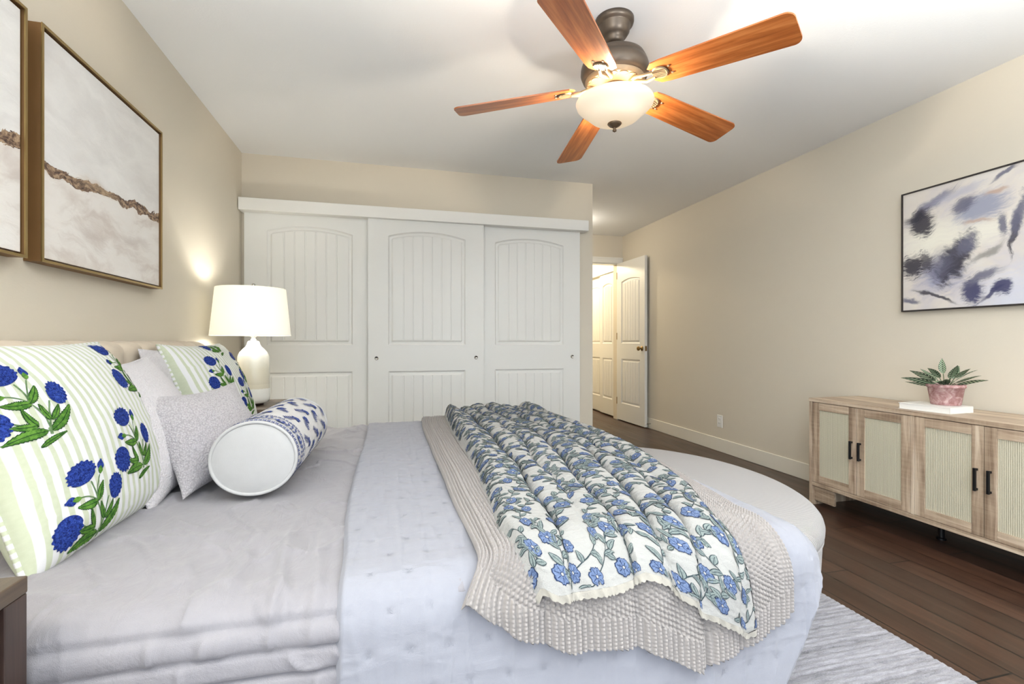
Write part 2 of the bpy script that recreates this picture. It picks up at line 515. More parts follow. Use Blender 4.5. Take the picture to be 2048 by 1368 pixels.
# baseboards
def basebd(name, a, b, label):
    w = MB().box(a, b)
    return tag(w.build(name, 'cream_trim', bevel=.005), label, 'baseboard', kind='structure')
basebd('baseboard_right', (RX-.014, RY, 0), (RX, FY-.02, .125), 'cream baseboard along the right wall')
basebd('baseboard_left', (LX, RY, 0), (LX+.014, BY, .125), 'cream baseboard along the wall behind the bed')
basebd('baseboard_return', (1.751, BY, 0), (1.765, FY-.02, .125), 'cream baseboard on the closet end')

# ------------------------------------------------------------------ panelled doors
def door_face(Wd, Hd, px0, px1, panels, grooves=5, depth=.012):
    """heightfield door face. panels: list of (zb, zt, arch). Returns x, z, y arrays"""
    prof = [(0, 0), (.006, -.6), (.012, -1), (.024, -.95), (.036, -.25), (.044, -.2)]
    xs = {0.0, Wd}
    for d, _ in prof: xs.add(px0+d); xs.add(px1-d)
    f0, f1 = px0+.044, px1-.044
    gx = np.linspace(f0, f1, grooves+3)[1:-1]
    for g in gx:
        for d in (-.006, -.0025, .0025, .006): xs.add(g+d)
    for s in np.linspace(f0, f1, 17): 
        if min(abs(s-g) for g in gx) > .008: xs.add(s)
    xs = np.array(sorted(xs))
    zs = {0.0, Hd}
    for zb, zt, ar in panels:
        for d, _ in prof: zs.add(zb+d); zs.add(zt-d)
    zs = np.array(sorted(zs))
    X, Z = np.meshgrid(xs, zs, indexing='ij'); Y = np.zeros_like(X); ZZ = Z.copy()
    xc = (px0+px1)/2; hw = (px1-px0)/2
    for zb, zt, ar in panels:
        inx = (X > px0-1e-6) & (X < px1+1e-6); inz = (Z > zb-1e-6) & (Z < zt+1e-6)
        d = np.minimum(np.minimum(X-px0, px1-X), np.minimum(Z-zb, zt-Z))
        y = np.interp(d, [p[0] for p in prof], [p[1]*depth for p in prof])
        fld = d > .0435
        for g in gx:
            y = np.where(fld & (np.abs(X-g) < .003), y-.004, y)
        Y = np.where(inx & inz, y, Y)
        if ar:
            arc = ar*np.clip(1-((X-xc)/hw)**2, 0, 1)
            bl = np.where(Z <= zb+.05, 0, np.where(Z <= zt, (Z-zb-.05)/(zt-zb-.05), (Hd-Z)/(Hd-zt)))
            bl = np.where((Z > zt-.06) & (Z <= zt), 1, bl)
            ZZ = ZZ+arc*np.clip(bl, 0, 1)
    return X, ZZ, Y
def door_leaf(name, Wd, Hd, T, panels, px, parent=None, both=False, grooves=5, mat='door_paint'):
    X, Z, Y = door_face(Wd, Hd, px, Wd-px, panels, grooves)
    b = MB()
    b.grid(np.stack([X, -Y, Z], -1), 0, flip=False)
    if both: b.grid(np.stack([X, T+Y, Z], -1), 0, flip=True)
    else: b.add([(0, T, 0), (Wd, T, 0), (Wd, T, Hd), (0, T, Hd)], [(0, 3, 2, 1)])
    b.add([(0, 0, 0), (Wd, 0, 0), (Wd, T, 0), (0, T, 0), (0, 0, Hd), (Wd, 0, Hd), (Wd, T, Hd), (0, T, Hd)],
          [(0, 3, 2, 1), (4, 5, 6, 7), (1, 2, 6, 5), (3, 0, 4, 7)])
    return b.build(name, mat, parent)
PAN = [(.22, .785, 0), (.99, 1.85, .045)]
def pull(parent, x, y, z):
    b = MB(); M = Matrix.Rotation(PI/2, 4, 'X')
    b.lathe([(.0145, 0), (.0155, .002), (.0145, .004), (.0125, .004), (.0115, .001), (0, .001)], (x, y, z), 28, M=M)
    return b.build('finger_pull', 'chrome', parent, smooth=True)
for k, (x0, yf, lab, pulls) in enumerate([
    (-1.045, 3.905, 'white sliding closet door with arched beadboard panel, left one behind the lamp', []),
    (-.166, 3.863, 'white sliding closet door with arched beadboard panel, middle one in front', [(.064, .888), (.85, .888)]),
    (.700, 3.905, 'white sliding closet door with arched beadboard panel, right one beside the passage', [(.843, .888)])]):
    d = empty('door_%d' % (k+1), (x0, yf, .015), lab, 'closet door', kind='structure')
    door_leaf('door_panel', .915, 2.03, .033, PAN, .152, d)
    for px_, pz in pulls: pull(d, px_, -.001, pz)
o = MB().box((-1.066, 3.83, 1.992), (1.668, BY-.001, 2.082)).build('trim_2', 'white_trim', bevel=.004)
tag(o, 'long white fascia board over the closet doors', 'closet header', kind='structure')
o = MB().box((-1.05, 3.842, .0), (1.62, 3.86, .008)).build('trim_3', 'cream_trim'); tag(o, 'floor track under the closet doors', 'closet track', kind='structure')

# open door against the right wall
d4 = empty('door_4', (2.925, 5.79, .012), 'white panelled door standing open against the right wall', 'door', kind='structure')
d4.rotation_euler = (0, 0, math.atan2(-.66, .019))
dl = door_leaf('door_panel', .675, 2.055, .034, [(.22, .80, 0), (1.0, 1.80, .03)], .11, d4, both=True, grooves=4)
# local +y of the leaf points towards the wall after rotation: front faces the room
dl.location = (0, 0, 0)
def knob(parent, x, y, z, s):
    b = MB(); M = Matrix.Rotation(s*PI/2, 4, 'X')
    b.lathe([(.0, 0), (.030, 0), (.031, .004), (.024, .009), (.012, .012), (.011, .03), (.019, .036), (.027, .045), (.027, .055), (.018, .064), (0, .066)], (x, y, z), 28, M=M)
    return b.build('door_knob', 'antique_brass', parent, smooth=True)
knob(d4, .615, 0, .94, 1)
b = MB(); M = Matrix.Rotation(-PI/2, 4, 'X')
b.lathe([(.0, 0), (.030, 0), (.031, .003), (.012, .006), (.011, .012), (.022, .016), (.025, .024), (.018, .030), (0, .031)], (.615, .034, .94), 24, M=M)
b.build('door_knob', 'antique_brass', d4, smooth=True)
b = MB(); b.box((.6745, .006, .91), (.6765, .028, .97)); b.build('latch_plate', 'antique_brass', d4)
for z in (.2, 1.05, 1.85):
    b = MB(); b.tube([(-.004, .0, z), (-.004, .0, z+.09)], .006, 10); b.build('hinge', 'antique_brass', d4)

# sliding doors in the hall (plane parallel to the right wall)
for k, (y0, wd_, xf, lab) in enumerate([(5.91, .48, 2.955, 'hall sliding closet door seen through the doorway, nearer one'), (6.37, .62, 2.99, 'hall sliding closet door seen through the doorway, farther one')]):
    d = empty('door_%d' % (k+5), (xf, y0+wd_, .02), lab, 'closet door', kind='structure')
    d.rotation_euler = (0, 0, -PI/2)
    door_leaf('door_panel', wd_, 2.0, .03, [(.22, .785, 0), (.99, 1.80, .03)], .09, d, grooves=3)
o = MB().box((2.93, 5.905, 1.99), (3.029, 7.5, 2.085)).build('trim_4', 'white_trim', bevel=.003); tag(o, 'white fascia over the hall closet doors', 'closet header', kind='structure')

# outlet + door stop
ot = empty('wall_outlet', (RX, 3.86, .285), 'white electrical outlet low on the right wall', 'outlet')
b = MB().box((-.006, -.036, -.058), (0, .036, .058)); b.build('cover_plate', 'plastic_white', ot, bevel=.002)
for z in (-.02, .02):
    b = MB().box((-.008, -.016, z-.014), (-.006, .016, z+.014)); s = b.build('socket', 'plastic_white', ot, bevel=.001)
    c = MB(); c.box((-.0086, -.008, z-.004), (-.008, -.006, z+.006)); c.box((-.0086, .006, z-.004), (-.008, .008, z+.006)); c.build('slot', 'dark_gap', s)
ds = empty('door_stop', (RX-.014, 5.07, .06), 'small metal spring door stop on the baseboard', 'door stop')
b = MB().tube([(0, 0, 0), (-.055, 0, 0)], [.006, .005], 10); b.build('spring', 'chrome', ds)
b = MB().tube([(-.055, 0, 0), (-.07, 0, 0)], [.008, .0075], 10); b.build('tip', 'plastic_white', ds)

# ------------------------------------------------------------------ bed
X1, Y0, Y1, ZT, BR = 1.055, .965, 2.95, .540, .075
def bedmap(p, q, off):
    """cloth coordinates -> bed surface; returns pos, normal, drop distance past the edge"""
    r = BR
    cx = np.minimum(p, X1-r); cy = np.clip(q, Y0+r, Y1-r)
    dx = p-cx; dy = q-cy; rho = np.hypot(dx, dy); s = np.maximum(rho, 1e-9)
    ux, uy = dx/s, dy/s
    R = r+off; th = np.minimum(rho/R, PI/2); h = R*np.sin(th)
    ext = np.maximum(0, rho-R*PI/2)
    fl_ = .04+.22*np.clip(ux, 0, 1)*np.clip(-uy, 0, 1)*2
    x = cx+ux*(h+ext*fl_); y = cy+uy*(h+ext*fl_); z = ZT+off-R*(1-np.cos(th))-ext
    n = np.stack([ux*np.sin(th), uy*np.sin(th), np.cos(th)+0*ux], -1)
    return np.stack([x, y, z], -1), n, rho

bed = empty('bed', (.05, 1.957, 0), 'king bed with a low beige channel-tufted headboard', 'bed')
def bparent(o): o.parent = bed; o.location = (-.05, -1.957, 0); return o
b = MB(); b.box((-.955, 1.0, .30), (1.01, 2.91, ZT-.03)); bparent(b.build('mattress', 'mattress_cloth', bevel=.05, seg=5))
b = MB(); b.box((-.955, 1.01, .08), (.98, 2.90, .295)); bparent(b.build('bed_base', 'headboard_cloth', bevel=.02))
for x in (-.85, .9):
    for y in (1.08, 2.82):
        b = MB(); b.box((x-.03, y-.03, .017), (x+.03, y+.03, .08)); bparent(b.build('leg', 'walnut_z'))
# headboard with rounded vertical channels
nch = 14; hy0, hy1 = .985, 2.945; hz = 1.035
wch = (hy1-hy0)/nch
ys = np.linspace(hy0, hy1, nch*12+1)
ph = ((ys-hy0)/wch) % 1; ph[-1] = 1
bul = np.sqrt(np.clip(1-(2*ph-1)**2, 0, 1))
G = []
for i, y in enumerate(ys):
    bb = bul[i]; t = .035*bb**.8
    top = hz-.022*(1-bb**.9)
    edge = 1-max(0, (abs(y-1.965)-.88)/.1)**2*.35 if abs(y-1.965) > .88 else 1
    top = .3+(top-.3)*(.94+.06*edge) if edge < 1 else top
    col = [(-1.055, y, .2), (-1.055, y, top-.02)]
    for a in np.linspace(PI/2+.5, 0, 7):
        col.append((-1.02+(.03+t)*math.cos(a)*1.0, y, top-.035+.035*math.sin(a)))
    for z in (top-.1, top-.3, .45, .2): col.append((-1.02+.03+t, y, z))
    G.append(col)
b = MB().grid(np.array(G)); bparent(b.build('headboard', 'headboard_cloth', smooth=True))
b = MB().box((-1.068, hy0+.01, .2), (-1.03, hy1-.01, hz-.04)); bparent(b.build('headboard_back', 'headboard_cloth', bevel=.01))

# comforter
p = np.arange(-.955, .30, .005); q = np.arange(Y0+BR-.42, Y1-BR+.36, .0065)
Pp, Qq = np.meshgrid(p, q, indexing='ij')
pos, nr, rho = bedmap(Pp, Qq, .0)
near = Qq < Y0+BR
d = .0
# long soft creases fanning over the top, puffs between stitched rows on the hanging side
top = sm(Qq, Y0+.02, Y0+.25)
cre = np.maximum(0, ridged(Pp*3.2+Qq*1.9+fbm(Pp*2, Qq*2, 2)*.8, Qq*1.1-Pp*.8, 2))**4
d = d+.012*cre*(.35+.65*top)+.006*fbm(Pp*3.2, Qq*2.2, 3)
cre2 = np.maximum(0, ridged(Pp*9+Qq*5+9, Qq*3.2-Pp*3.4+4, 2))**8
d = d+.007*cre2*(1-sm(rho, .05, .08))
# folds dropping over the near edge
fold = ((.5+.5*np.sin(2*PI*(Pp*8.5+1.3*fbm(Pp*2.5, Qq*1.6, 2)+.5*Qq)))**2.5*(.5+.5*fbm(Pp*4+7, Qq, 1))+np.maximum(0, ridged(Pp*7+fbm(Pp*3, Qq*2, 1)*.6+3, Qq*1.2+5, 1))**3*.6)*sm(-Qq, -1.6, -1.02)
rows = np.array([.105, .15, .195, .24, .285])
fr = np.clip((rho-.081)/.046, 0, 20); ph = fr % 1
puff = np.where((rho > .081) & near, .014*(np.clip(4*ph*(1-ph), 0, 1)**.27-.7), .003*sm(rho, .02, .06)*(1-sm(rho, .065, .081))*near-.007*sm(rho, .070, .081)*near)
puck = np.maximum(0, ridged(Pp*16+np.floor(fr)*5.3, rho*9+np.floor(fr)*2.1, 1))**3
d = d+puff*near+.010*puck*np.sqrt(np.clip(4*ph*(1-ph), 0, 1))*((rho > .081) & near)+.020*fold*(1-sm(rho, .07, .09)*near)
pos = pos+nr*d[..., None]
comf = bigmesh('comforter', pos, 'comforter_cloth')
tag(comf, 'pale lilac-grey comforter with stitched rows along its hanging edge, covering the bed', 'comforter')

# white quilt folded over the foot half
NA, NB = 300, 380
QL = lambda q: -.125+.022*sm(-q, -1.6, -1.0)+.006*fbm(q*3, q*0+3, 2)
DMAX = .46
tq = np.concatenate([np.linspace(Y0+BR-DMAX, Y0+BR, 110), np.linspace(Y0+BR, Y1-BR+.30, NB-110)[1:]])
sa = np.linspace(0, 1, NA)
S_, T_ = np.meshgrid(sa, tq, indexing='ij')
dy = np.maximum(0, Y0+BR-T_)
pl = QL(T_); pr_ = X1-BR+np.where(dy > 0, .175-.62*np.maximum(0, dy-.05), .175+.10*sm(T_, 1.1, 1.5))
pr_ = pr_ + .008*fbm(T_*5, T_*0+9, 2)
Pq = pl+(pr_-pl)*S_
edge = np.minimum(S_*(pr_-pl), (1-S_)*(pr_-pl))
off = .002+.018*sm(edge, -.001, .012)
pos, nr, rho = bedmap(Pq, T_, off)
tx = .078
ix = Pq/tx; iy = T_/tx
row = np.round(iy); cxn = np.round(ix-.5*(row % 2))+.5*(row % 2)
dd = np.hypot((ix-cxn)*tx, (iy-row)*tx)
d = -.0030*np.exp(-(dd/.009)**2)+.003*fbm(Pq*4, T_*4, 2)
d += .0019*np.maximum(0, ridged(Pq*5, T_*26, 2))**2*(1-np.exp(-(dd/.02)**2))
d += .0022*np.maximum(0, ridged(Pq*22, T_*3+5, 2))**3
def hangw(p, q):
    h = sm(Y0+BR-q, .05, .35)
    return h*.012*np.sin(p*11+1.2)*sm(p, .2, .9)+h*.007*fbm(p*5, q*2, 2)
d += hangw(Pq, T_)
pos = pos+nr*d[..., None]
# embroidered sprigs
pr2 = Print()
for j in range(int((Y0+BR-DMAX)/tx), int(1.9/tx)):
    for i in range(-1, 15):
        cx_ = (i+.5*(j % 2))*tx; cy_ = j*tx
        for a in (PI/4, 3*PI/4, 5*PI/4, 7*PI/4):
            c = np.array([cx_+math.cos(a)*.0045, cy_+math.sin(a)*.0045])
            e = np.array([math.cos(a), math.sin(a)])*.003
            pr2.strip([c-e, c, c+e], [.0004, .0016, .0004], [.0004, .0016, .0004], 1, 2)
def quiltS(u, v):
    dyy = np.maximum(0, Y0+BR-v)
    po, n, rh = bedmap(u, v, .020-.0035*0)
    ix = u/tx; iy = v/tx
    dloc = .003*fbm(u*4, v*4, 2)-.0026
    dloc = dloc+hangw(u, v)
    return po+n*dloc[:, None], n
quilt = bigmesh('quilt', pos, ['quilt_cloth', 'quilt_cloth'], extra=pr2.place(quiltS, lambda u, v: (u > QL(v)+.02) & (u < .95), .0011))
tag(quilt, 'thin white quilt with tiny embroidered sprigs folded across the foot half of the bed', 'quilt')

# ------------------------------------------------------------------ knit throw
hx = np.array([.10, .13, .22, .34, .42, .49, .56, .655, .70, .76, .84, .89, .93])
hz_ = np.array([.50, .485, .42, .374, .372, .364, .335, .285, .305, .308, .33, .352, .39])
XL = lambda q: .178+.012*fbm(q*2, q*0+1, 1)-.055*sm(-q, -1.02, -.88)
def XR(q): return np.interp(q, [.6, .95, 1.1, 1.4, 1.9, 2.6, 3.0], [.935, .925, .915, .965, 1.02, 1.02, .99])
ZK = .019
def knit_fold(pp, qq):
    a = .002+.0125*sm(-qq, -1.45, -.95)
    f = 0
    for x0, w_, k in ((.215, .016, 1), (.305, .018, .9), (.40, .02, .5), (.515, .018, 1.1), (.60, .02, .4), (.68, .015, 1.2), (.775, .02, .7), (.86, .02, .5)):
        xx = x0+.03*np.sin(qq*2.2+x0*9)*sm(qq, .9, 1.5)
        f = f-k*np.exp(-((pp-xx)/w_)**2)
    return a*(f+.35)+.003*fbm(pp*6, qq*3, 2)
def knitS(a, q):
    pp = XL(q)+(XR(q)-XL(q))*a
    e = np.minimum(a, 1-a)*.75
    off = .027+(ZK-.006)*sm(e, -.002, .012)
    po, n, rho = bedmap(pp, q, off)
    return po, n, rho, pp
na = 460
t = np.linspace(0, 1, 780)
aa = np.linspace(0, 1, na)
ph_x = .10+aa*.83
hq = Y0+BR-(.628-np.interp(ph_x, hx, hz_))
far = Y1+.05
# rows denser near the camera
tt = t**1.45
A_, T2 = np.meshgrid(aa, tt, indexing='ij')
Qk = hq[:, None]+(far-hq[:, None])*T2
po, n, rho, pp = knitS(A_, Qk)
hd = (Qk-hq[:, None])                       # distance from the hem
sx = A_*.78                                  # cloth width coordinate
wv = .0098; hv = .0112
ci = np.floor(sx/wv); cf = sx/wv-ci
body = (np.sin(PI*cf)**.8)*(np.abs(np.sin(PI*(Qk/hv+.5*(ci % 2))))**.9)
rib = (np.abs(np.sin(PI*sx/.0125))**.8)*(.75+.25*np.abs(np.sin(PI*(Qk/.008+.8*np.abs((sx/.0125) % 1-.5)))))
isr = 1-sm(hd, .062, .068)
bord = np.maximum(1-sm(A_, .05, .055), sm(A_, .945, .95))*(1-isr)
bordp = (np.abs(np.sin(PI*sx/.009))**.8)*(.6+.4*np.abs(np.sin(PI*Qk/.009)))
kh = body*(1-isr)*(1-bord)+rib*isr+bordp*bord
d = hangw(pp, Qk)+.004+knit_fold(pp, Qk)+.0108*(kh-.5)
po = po+n*d[..., None]
# slightly scalloped hem
po[:, :3, 2] += (.003*np.abs(np.sin(PI*sx[:, :3]/.0125)))
kn = bigmesh('knit_throw', po[:, ::-1], 'knit_yarn', uv=np.stack([sx, Qk], -1)[:, ::-1])
tag(kn, 'chunky oatmeal knit throw laid across the white quilt under the floral one', 'throw blanket')

# ------------------------------------------------------------------ floral throw
FHX = np.array([.33, .355, .417, .49, .576, .62, .69, .75, .807, .84])
FHZ = np.array([.515, .496, .498, .500, .515, .49, .43, .395, .36, .37])
FL = lambda q: np.interp(q, [.8, 1.0, 1.1, 1.25, 1.7, 2.3, 2.7, 3.05], [.315, .262, .245, .262, .29, .29, .31, .33])
FR = lambda q: np.interp(q, [.6, .9, 1.02, 1.25, 1.6, 1.95, 2.5, 3.05], [.83, .80, .795, .875, .925, .945, .90, .85])
VAL = [  # valleys between the gathered rolls: centre X along Y, depth factor, half width
    ([.85, 1.0, 1.3, 1.9, 2.5, 3.0], [.375, .365, .385, .44, .42, .41], .95, .020),
    ([.85, 1.0, 1.3, 1.9, 2.5, 3.0], [.50, .505, .565, .625, .60, .57], 1.0, .022),
    ([.85, 1.0, 1.3, 1.9, 2.5, 3.0], [.60, .61, .665, .73, .69, .64], .8, .018),
    ([.85, 1.0, 1.3, 1.9, 2.5, 3.0], [.66, .68, .745, .80, .76, .72], .95, .020),
    ([.85, 1.0, 1.3, 1.9, 2.5, 3.0], [.76, .75, .80, .875, .83, .79], .45, .020),
    ([.85, 1.0, 1.3, 1.9, 2.5, 3.0], [.44, .43, .47, .53, .50, .48], .35, .018)]
def fsurf(a, q):
    xl, xr = FL(q), FR(q); x = xl+(xr-xl)*a
    H = np.interp(q, [.75, .9, 1.0, 1.15, 1.5, 2.0, 3.0], [.010, .014, .022, .036, .050, .060, .066])
    g = 1; sh = 0
    for qs, cs, dp, wd in VAL:
        c = np.interp(q, qs, cs)+.010*np.sin(q*5+cs[0]*20)+.006*np.sin(q*13+cs[0]*50)
        t = x-c
        g = g*(1-dp*np.exp(-(np.abs(t)/wd)**1.35)); sh = sh-.55*dp*wd*np.sin(np.clip(t/wd/2.2, -1, 1)*PI)
    h = H*g*(1+.25*fbm(x*7+3, q*1.7, 2))
    h = h+.007*fbm(x*11+q*2, q*3.4, 2)*sm(q, .95, 1.3)+.004*np.maximum(0, ridged(x*15+q*5, q*7, 2))**3
    e = np.minimum(a, 1-a)*.6
    off = .030+.020*sm(e, -.004, .018)
    po, n, rho = bedmap(x+sh, q, off)
    h = h*(.15+.85*sm(e, -.01, .04))
    h = h+.008*sm(-q, -1.15, -.95)*(np.cos((x-.35)*2*PI/.095)*.5)
    h = np.maximum(h, -.004)+hangw(x, q)+.006*sm(-q, -1.2, -.95)
    return po+n*h[..., None]
def fhem(a):
    return Y0+BR-(.645-np.interp(.32+a*.52, FHX, FHZ))
def fS(a, s):   # s in metres from the hem
    q = fhem(a)+s*(3.03-fhem(a))/2.15
    return fsurf(a, q)
def fSn(u, v):  # u, v in metres on the cloth
    a = u/.72
    e = .0015
    P0 = fS(a, v); Pa = fS(a+e/.72, v); Pb = fS(a, v+e)
    n = np.cross(Pa-P0, Pb-P0); n /= np.linalg.norm(n, axis=1, keepdims=True)+1e-12
    return P0, n
a = np.linspace(0, 1, 200); s = np.concatenate([np.linspace(0, .9, 260), np.linspace(.9, 2.15, 220)[1:]])
A2, S2 = np.meshgrid(a, s, indexing='ij')
Pf = fS(A2, S2)
# pucker of the gauze
crk = .0012*vnoise(S2*150, A2*22)
nf = np.cross(np.gradient(Pf, axis=0), np.gradient(Pf, axis=1)); nf /= np.linalg.norm(nf, axis=2, keepdims=True)+1e-12
if nf[100, 100, 2] < 0: nf = -nf; 
Pf = Pf+nf*crk[..., None]
FP = Print()
def tflower(cx, cy, r, rot):
    k = 40; an = np.linspace(0, 2*PI, k, endpoint=False)
    rr = r*(.80+.2*np.abs(np.sin(3.5*an+rot))**.6+.05*np.sin(21*an))
    FP.blob((cx, cy), np.stack([np.cos(an), np.sin(an)], 1)*(rr*1.10)[:, None], 2, 1, 2)
    FP.blob((cx, cy), np.stack([np.cos(an), np.sin(an)], 1)*(rr*.98)[:, None], 1, 2, 2)
    for j in range(7):
        b_ = rot*0+(j+.5)*2*PI/7+(.0 if True else 0)-rot/3.5
        e = np.array([math.cos(b_), math.sin(b_)])
        FP.strip([np.array([cx, cy])+e*r*.3, np.array([cx, cy])+e*r*.82], .0006, .0006, 2, 3, 1)
    FP.blob((cx, cy), np.stack([np.cos(an[::5]), np.sin(an[::5])], 1)*r*.26, 2, 3, 1)
    FP.blob((cx, cy), np.stack([np.cos(an[::5]), np.sin(an[::5])], 1)*r*.17, 0, 4, 1)
def tleaf(bx, by, ang, L, wd, bend):
    base = np.array([bx, by]); tip = base+L*np.array([math.cos(ang), math.sin(ang)])
    c = leafpts(base, tip, bend, 9); tt_ = np.linspace(0, 1, 9); w_ = wd*np.sin(PI*np.clip(tt_, .02, .985)**.8)**.85
    FP.strip(c, w_+.0011, w_+.0011, 4, 1, 2); FP.strip(c, w_*.92, w_*.92, 3, 2, 2)
    FP.strip(c[:7], .0005, .0005, 4, 3, 1)
R_ = random.Random(5)
gx_, gy_ = .064, .070
pts = {}
for j in range(0, 31):
    for i in range(0, 12):
        pts[i, j] = ((i+.5*(j % 2))*gx_+R_.uniform(-.012, .012), .02+j*gy_+R_.uniform(-.014, .014))
for (i, j), (cx_, cy_) in pts.items():
    if cx_ < -.02 or cx_ > .75: continue
    nb = pts.get((i+(1 if R_.random() < .5 else 0)-(0 if j % 2 else 1)*0, j+1))
    if nb:
        m_ = ((cx_+nb[0])/2+R_.choice((-1, 1))*R_.uniform(.015, .035), (cy_+nb[1])/2)
        c = bez((cx_, cy_), m_, nb, 11); FP.strip(c, .0010, .0010, 4, 1, 1)
        for k in (2, 4, 6, 8):
            ang = math.atan2(*(c[k+1]-c[k])[::-1]); sgn = 1 if (k//2) % 2 else -1
            tleaf(c[k][0], c[k][1], ang+sgn*R_.uniform(.6, 1.2), R_.uniform(.022, .031), R_.uniform(.0046, .0064), sgn*R_.uniform(-.25, .1))
    an0 = R_.uniform(0, 6.28)
    sg = R_.choice((-1, 1)); side = (cx_+sg*gx_*.42, cy_+R_.uniform(-.02, .02))
    c = bez((cx_, cy_), ((cx_+side[0])/2, cy_+.02*sg), side, 7); FP.strip(c, .0009, .0009, 4, 1, 1)
    for k in (3, 5): tleaf(c[k][0], c[k][1], math.atan2(*(c[k+1]-c[k])[::-1])+R_.choice((-1, 1))*R_.uniform(.5, 1.1), R_.uniform(.018, .026), R_.uniform(.0034, .0046), R_.uniform(-.2, .2))
    tleaf(side[0], side[1], an0, .022, .0045, .15)
    tflower(cx_, cy_, R_.uniform(.0145, .018), R_.uniform(0, 6))
V, Q, M = FP.place(fSn, lambda u, v: (u > .004) & (u < .716) & (v > .004) & (v < 2.14), .00035)
# face the print outward
def outward(V, Q, ref_up=True):
    n = np.cross(V[Q[:, 1]]-V[Q[:, 0]], V[Q[:, 3]]-V[Q[:, 0]]); return n
P0, N0 = fSn(np.array([.36]), np.array([.5]))
if N0[0, 2] < 0:
    _f = fSn
    fSn = lambda u, v: (lambda r: (r[0], -r[1]))(_f(u, v))
    V, Q, M = FP.place(fSn, lambda u, v: (u > .004) & (u < .716) & (v > .004) & (v < 2.14), .00035)
V = V+np.array([0, 0, 0]); 
P0, N0 = fSn(np.vstack(FP.P)[:, 0], np.vstack(FP.P)[:, 1]); V = V+N0*.0009
fl = bigmesh('floral_throw', Pf, ['throw_cloth', 'print_blue', 'print_blue_dark', 'print_sage', 'print_slate'], extra=(V, Q, M))
tag(fl, 'cream throw printed with small blue flowers, gathered over the knit throw', 'throw blanket')
# lace trim along the hem
u = np.linspace(.0, .72, 420); k = 4
rows_ = []
for r_ in range(k+1):
    dist = -.012*r_/k*(1+.25*np.abs(np.sin(PI*u/.014))*(r_ == k))
    P0, N0 = fSn(np.clip(u, .001, .719), dist)
    wav = .002*np.sin(2*PI*u/.03)*r_/k
    rows_.append(P0+N0*(.0012+wav+(-.0025*r_/k))[:, None])
lace = bigmesh('lace_trim', np.stack(rows_, 0), 'lace', parent=fl)
lace['label'] = 'cream scalloped lace edging'

# ------------------------------------------------------------------ pillows
def frame(center, wd, hd):
    wd = Vector(wd).normalized(); hd = Vector(hd); hd = (hd-wd*hd.dot(wd)).normalized(); n = wd.cross(hd)
    return np.array(center), np.array(wd), np.array(hd), np.array(n)
def pillow(name, Wp, Hp, T, fr, mat, label, group=None, pinch=.07, power=.45, seedv=0, wr=.004, piping=None, prnt=None, pmats=(), ear=0.0, cat='pillow', fn=1.0, bn=.8):
    c, wx, hy, nn = fr
    def S(u, v, side=1):
        u = np.asarray(u, float); v = np.asarray(v, float)
        uc = np.clip(u, -1, 1); vc = np.clip(v, -1, 1)
        lx = Wp/2*u*(1-pinch*(1-vc**2)+ear*(uc**2*vc**2)); ly = Hp/2*v*(1-pinch*(1-uc**2)+ear*(uc**2*vc**2))
        th = T*np.clip((1-uc**2)*(1-vc**2), 0, 1)**power*(fn if side > 0 else bn)
        w_ = wr*fbm(u*2.2+seedv, v*2.2+seedv*3, 3)*np.clip(((1-uc**2)*(1-vc**2))**.25*1.5, 0, 1)
        # gathers at the seam
        g = wr*.7*np.maximum(0, ridged(u*5+seedv, v*5-seedv, 1))**3*np.clip(1-((1-uc**2)*(1-vc**2)), 0, 1)*np.clip((1-uc**2)*(1-vc**2)*8, 0, 1)
        z = side*(th+w_+g)
        return c+lx[..., None]*wx+ly[..., None]*hy+z[..., None]*nn
    e = np.sin(np.linspace(-PI/2, PI/2, 72)); U, Vv = np.meshgrid(e, e, indexing='ij')
    F1 = S(U, Vv, 1); F2 = S(U, Vv, -1)
    uvs = np.stack([(U+1)*Wp/2, (Vv+1)*Hp/2], -1)
    k = 72; idx = np.arange(k*k).reshape(k, k)
    Q1 = np.stack([idx[:-1, :-1], idx[1:, :-1], idx[1:, 1:], idx[:-1, 1:]], -1).reshape(-1, 4); Q2 = Q1[:, ::-1]+k*k
    V = np.vstack([F1.reshape(-1, 3), F2.reshape(-1, 3)]); Q = np.vstack([Q1, Q2]); UV = np.vstack([uvs.reshape(-1, 2)]*2)
    MI = np.zeros(len(Q), dtype=int)
    mats = [mat]+list(pmats)
    if prnt is not None:
        def S2(x, y):   # metres on the face
            u = x/(Wp/2)-1; v = y/(Hp/2)-1; h = .004
            P0 = S(u, v); Pa = S(u+h, v); Pb = S(u, v+h)
            n = np.cross(Pa-P0, Pb-P0); n /= np.linalg.norm(n, axis=1, keepdims=True)+1e-12
            return P0, n
        eV, eQ, eM = prnt.place(S2, lambda x, y: (x > .012) & (x < Wp-.012) & (y > .012) & (y < Hp-.012), .00045)
        Q = np.vstack([Q, eQ+len(V)]); V = np.vstack([V, eV]); UV = np.vstack([UV, np.zeros((len(eV), 2))]); MI = np.concatenate([MI, eM])
    o = quads(name, V, Q, mats, UV, MI)
    tag(o, label, cat, group)
    if piping:
        r, pm = piping; t = np.linspace(-1, 1, 60)[:-1]; o_ = np.ones_like(t)
        uu = np.concatenate([t, o_, -t, -o_]); vv = np.concatenate([-o_, t, o_, -t])
        ring = S(uu, vv, 1)
        MB().tube([tuple(x) for x in ring], r, 8, closed=True).build('piping', pm, o, smooth=True)
    return o, S

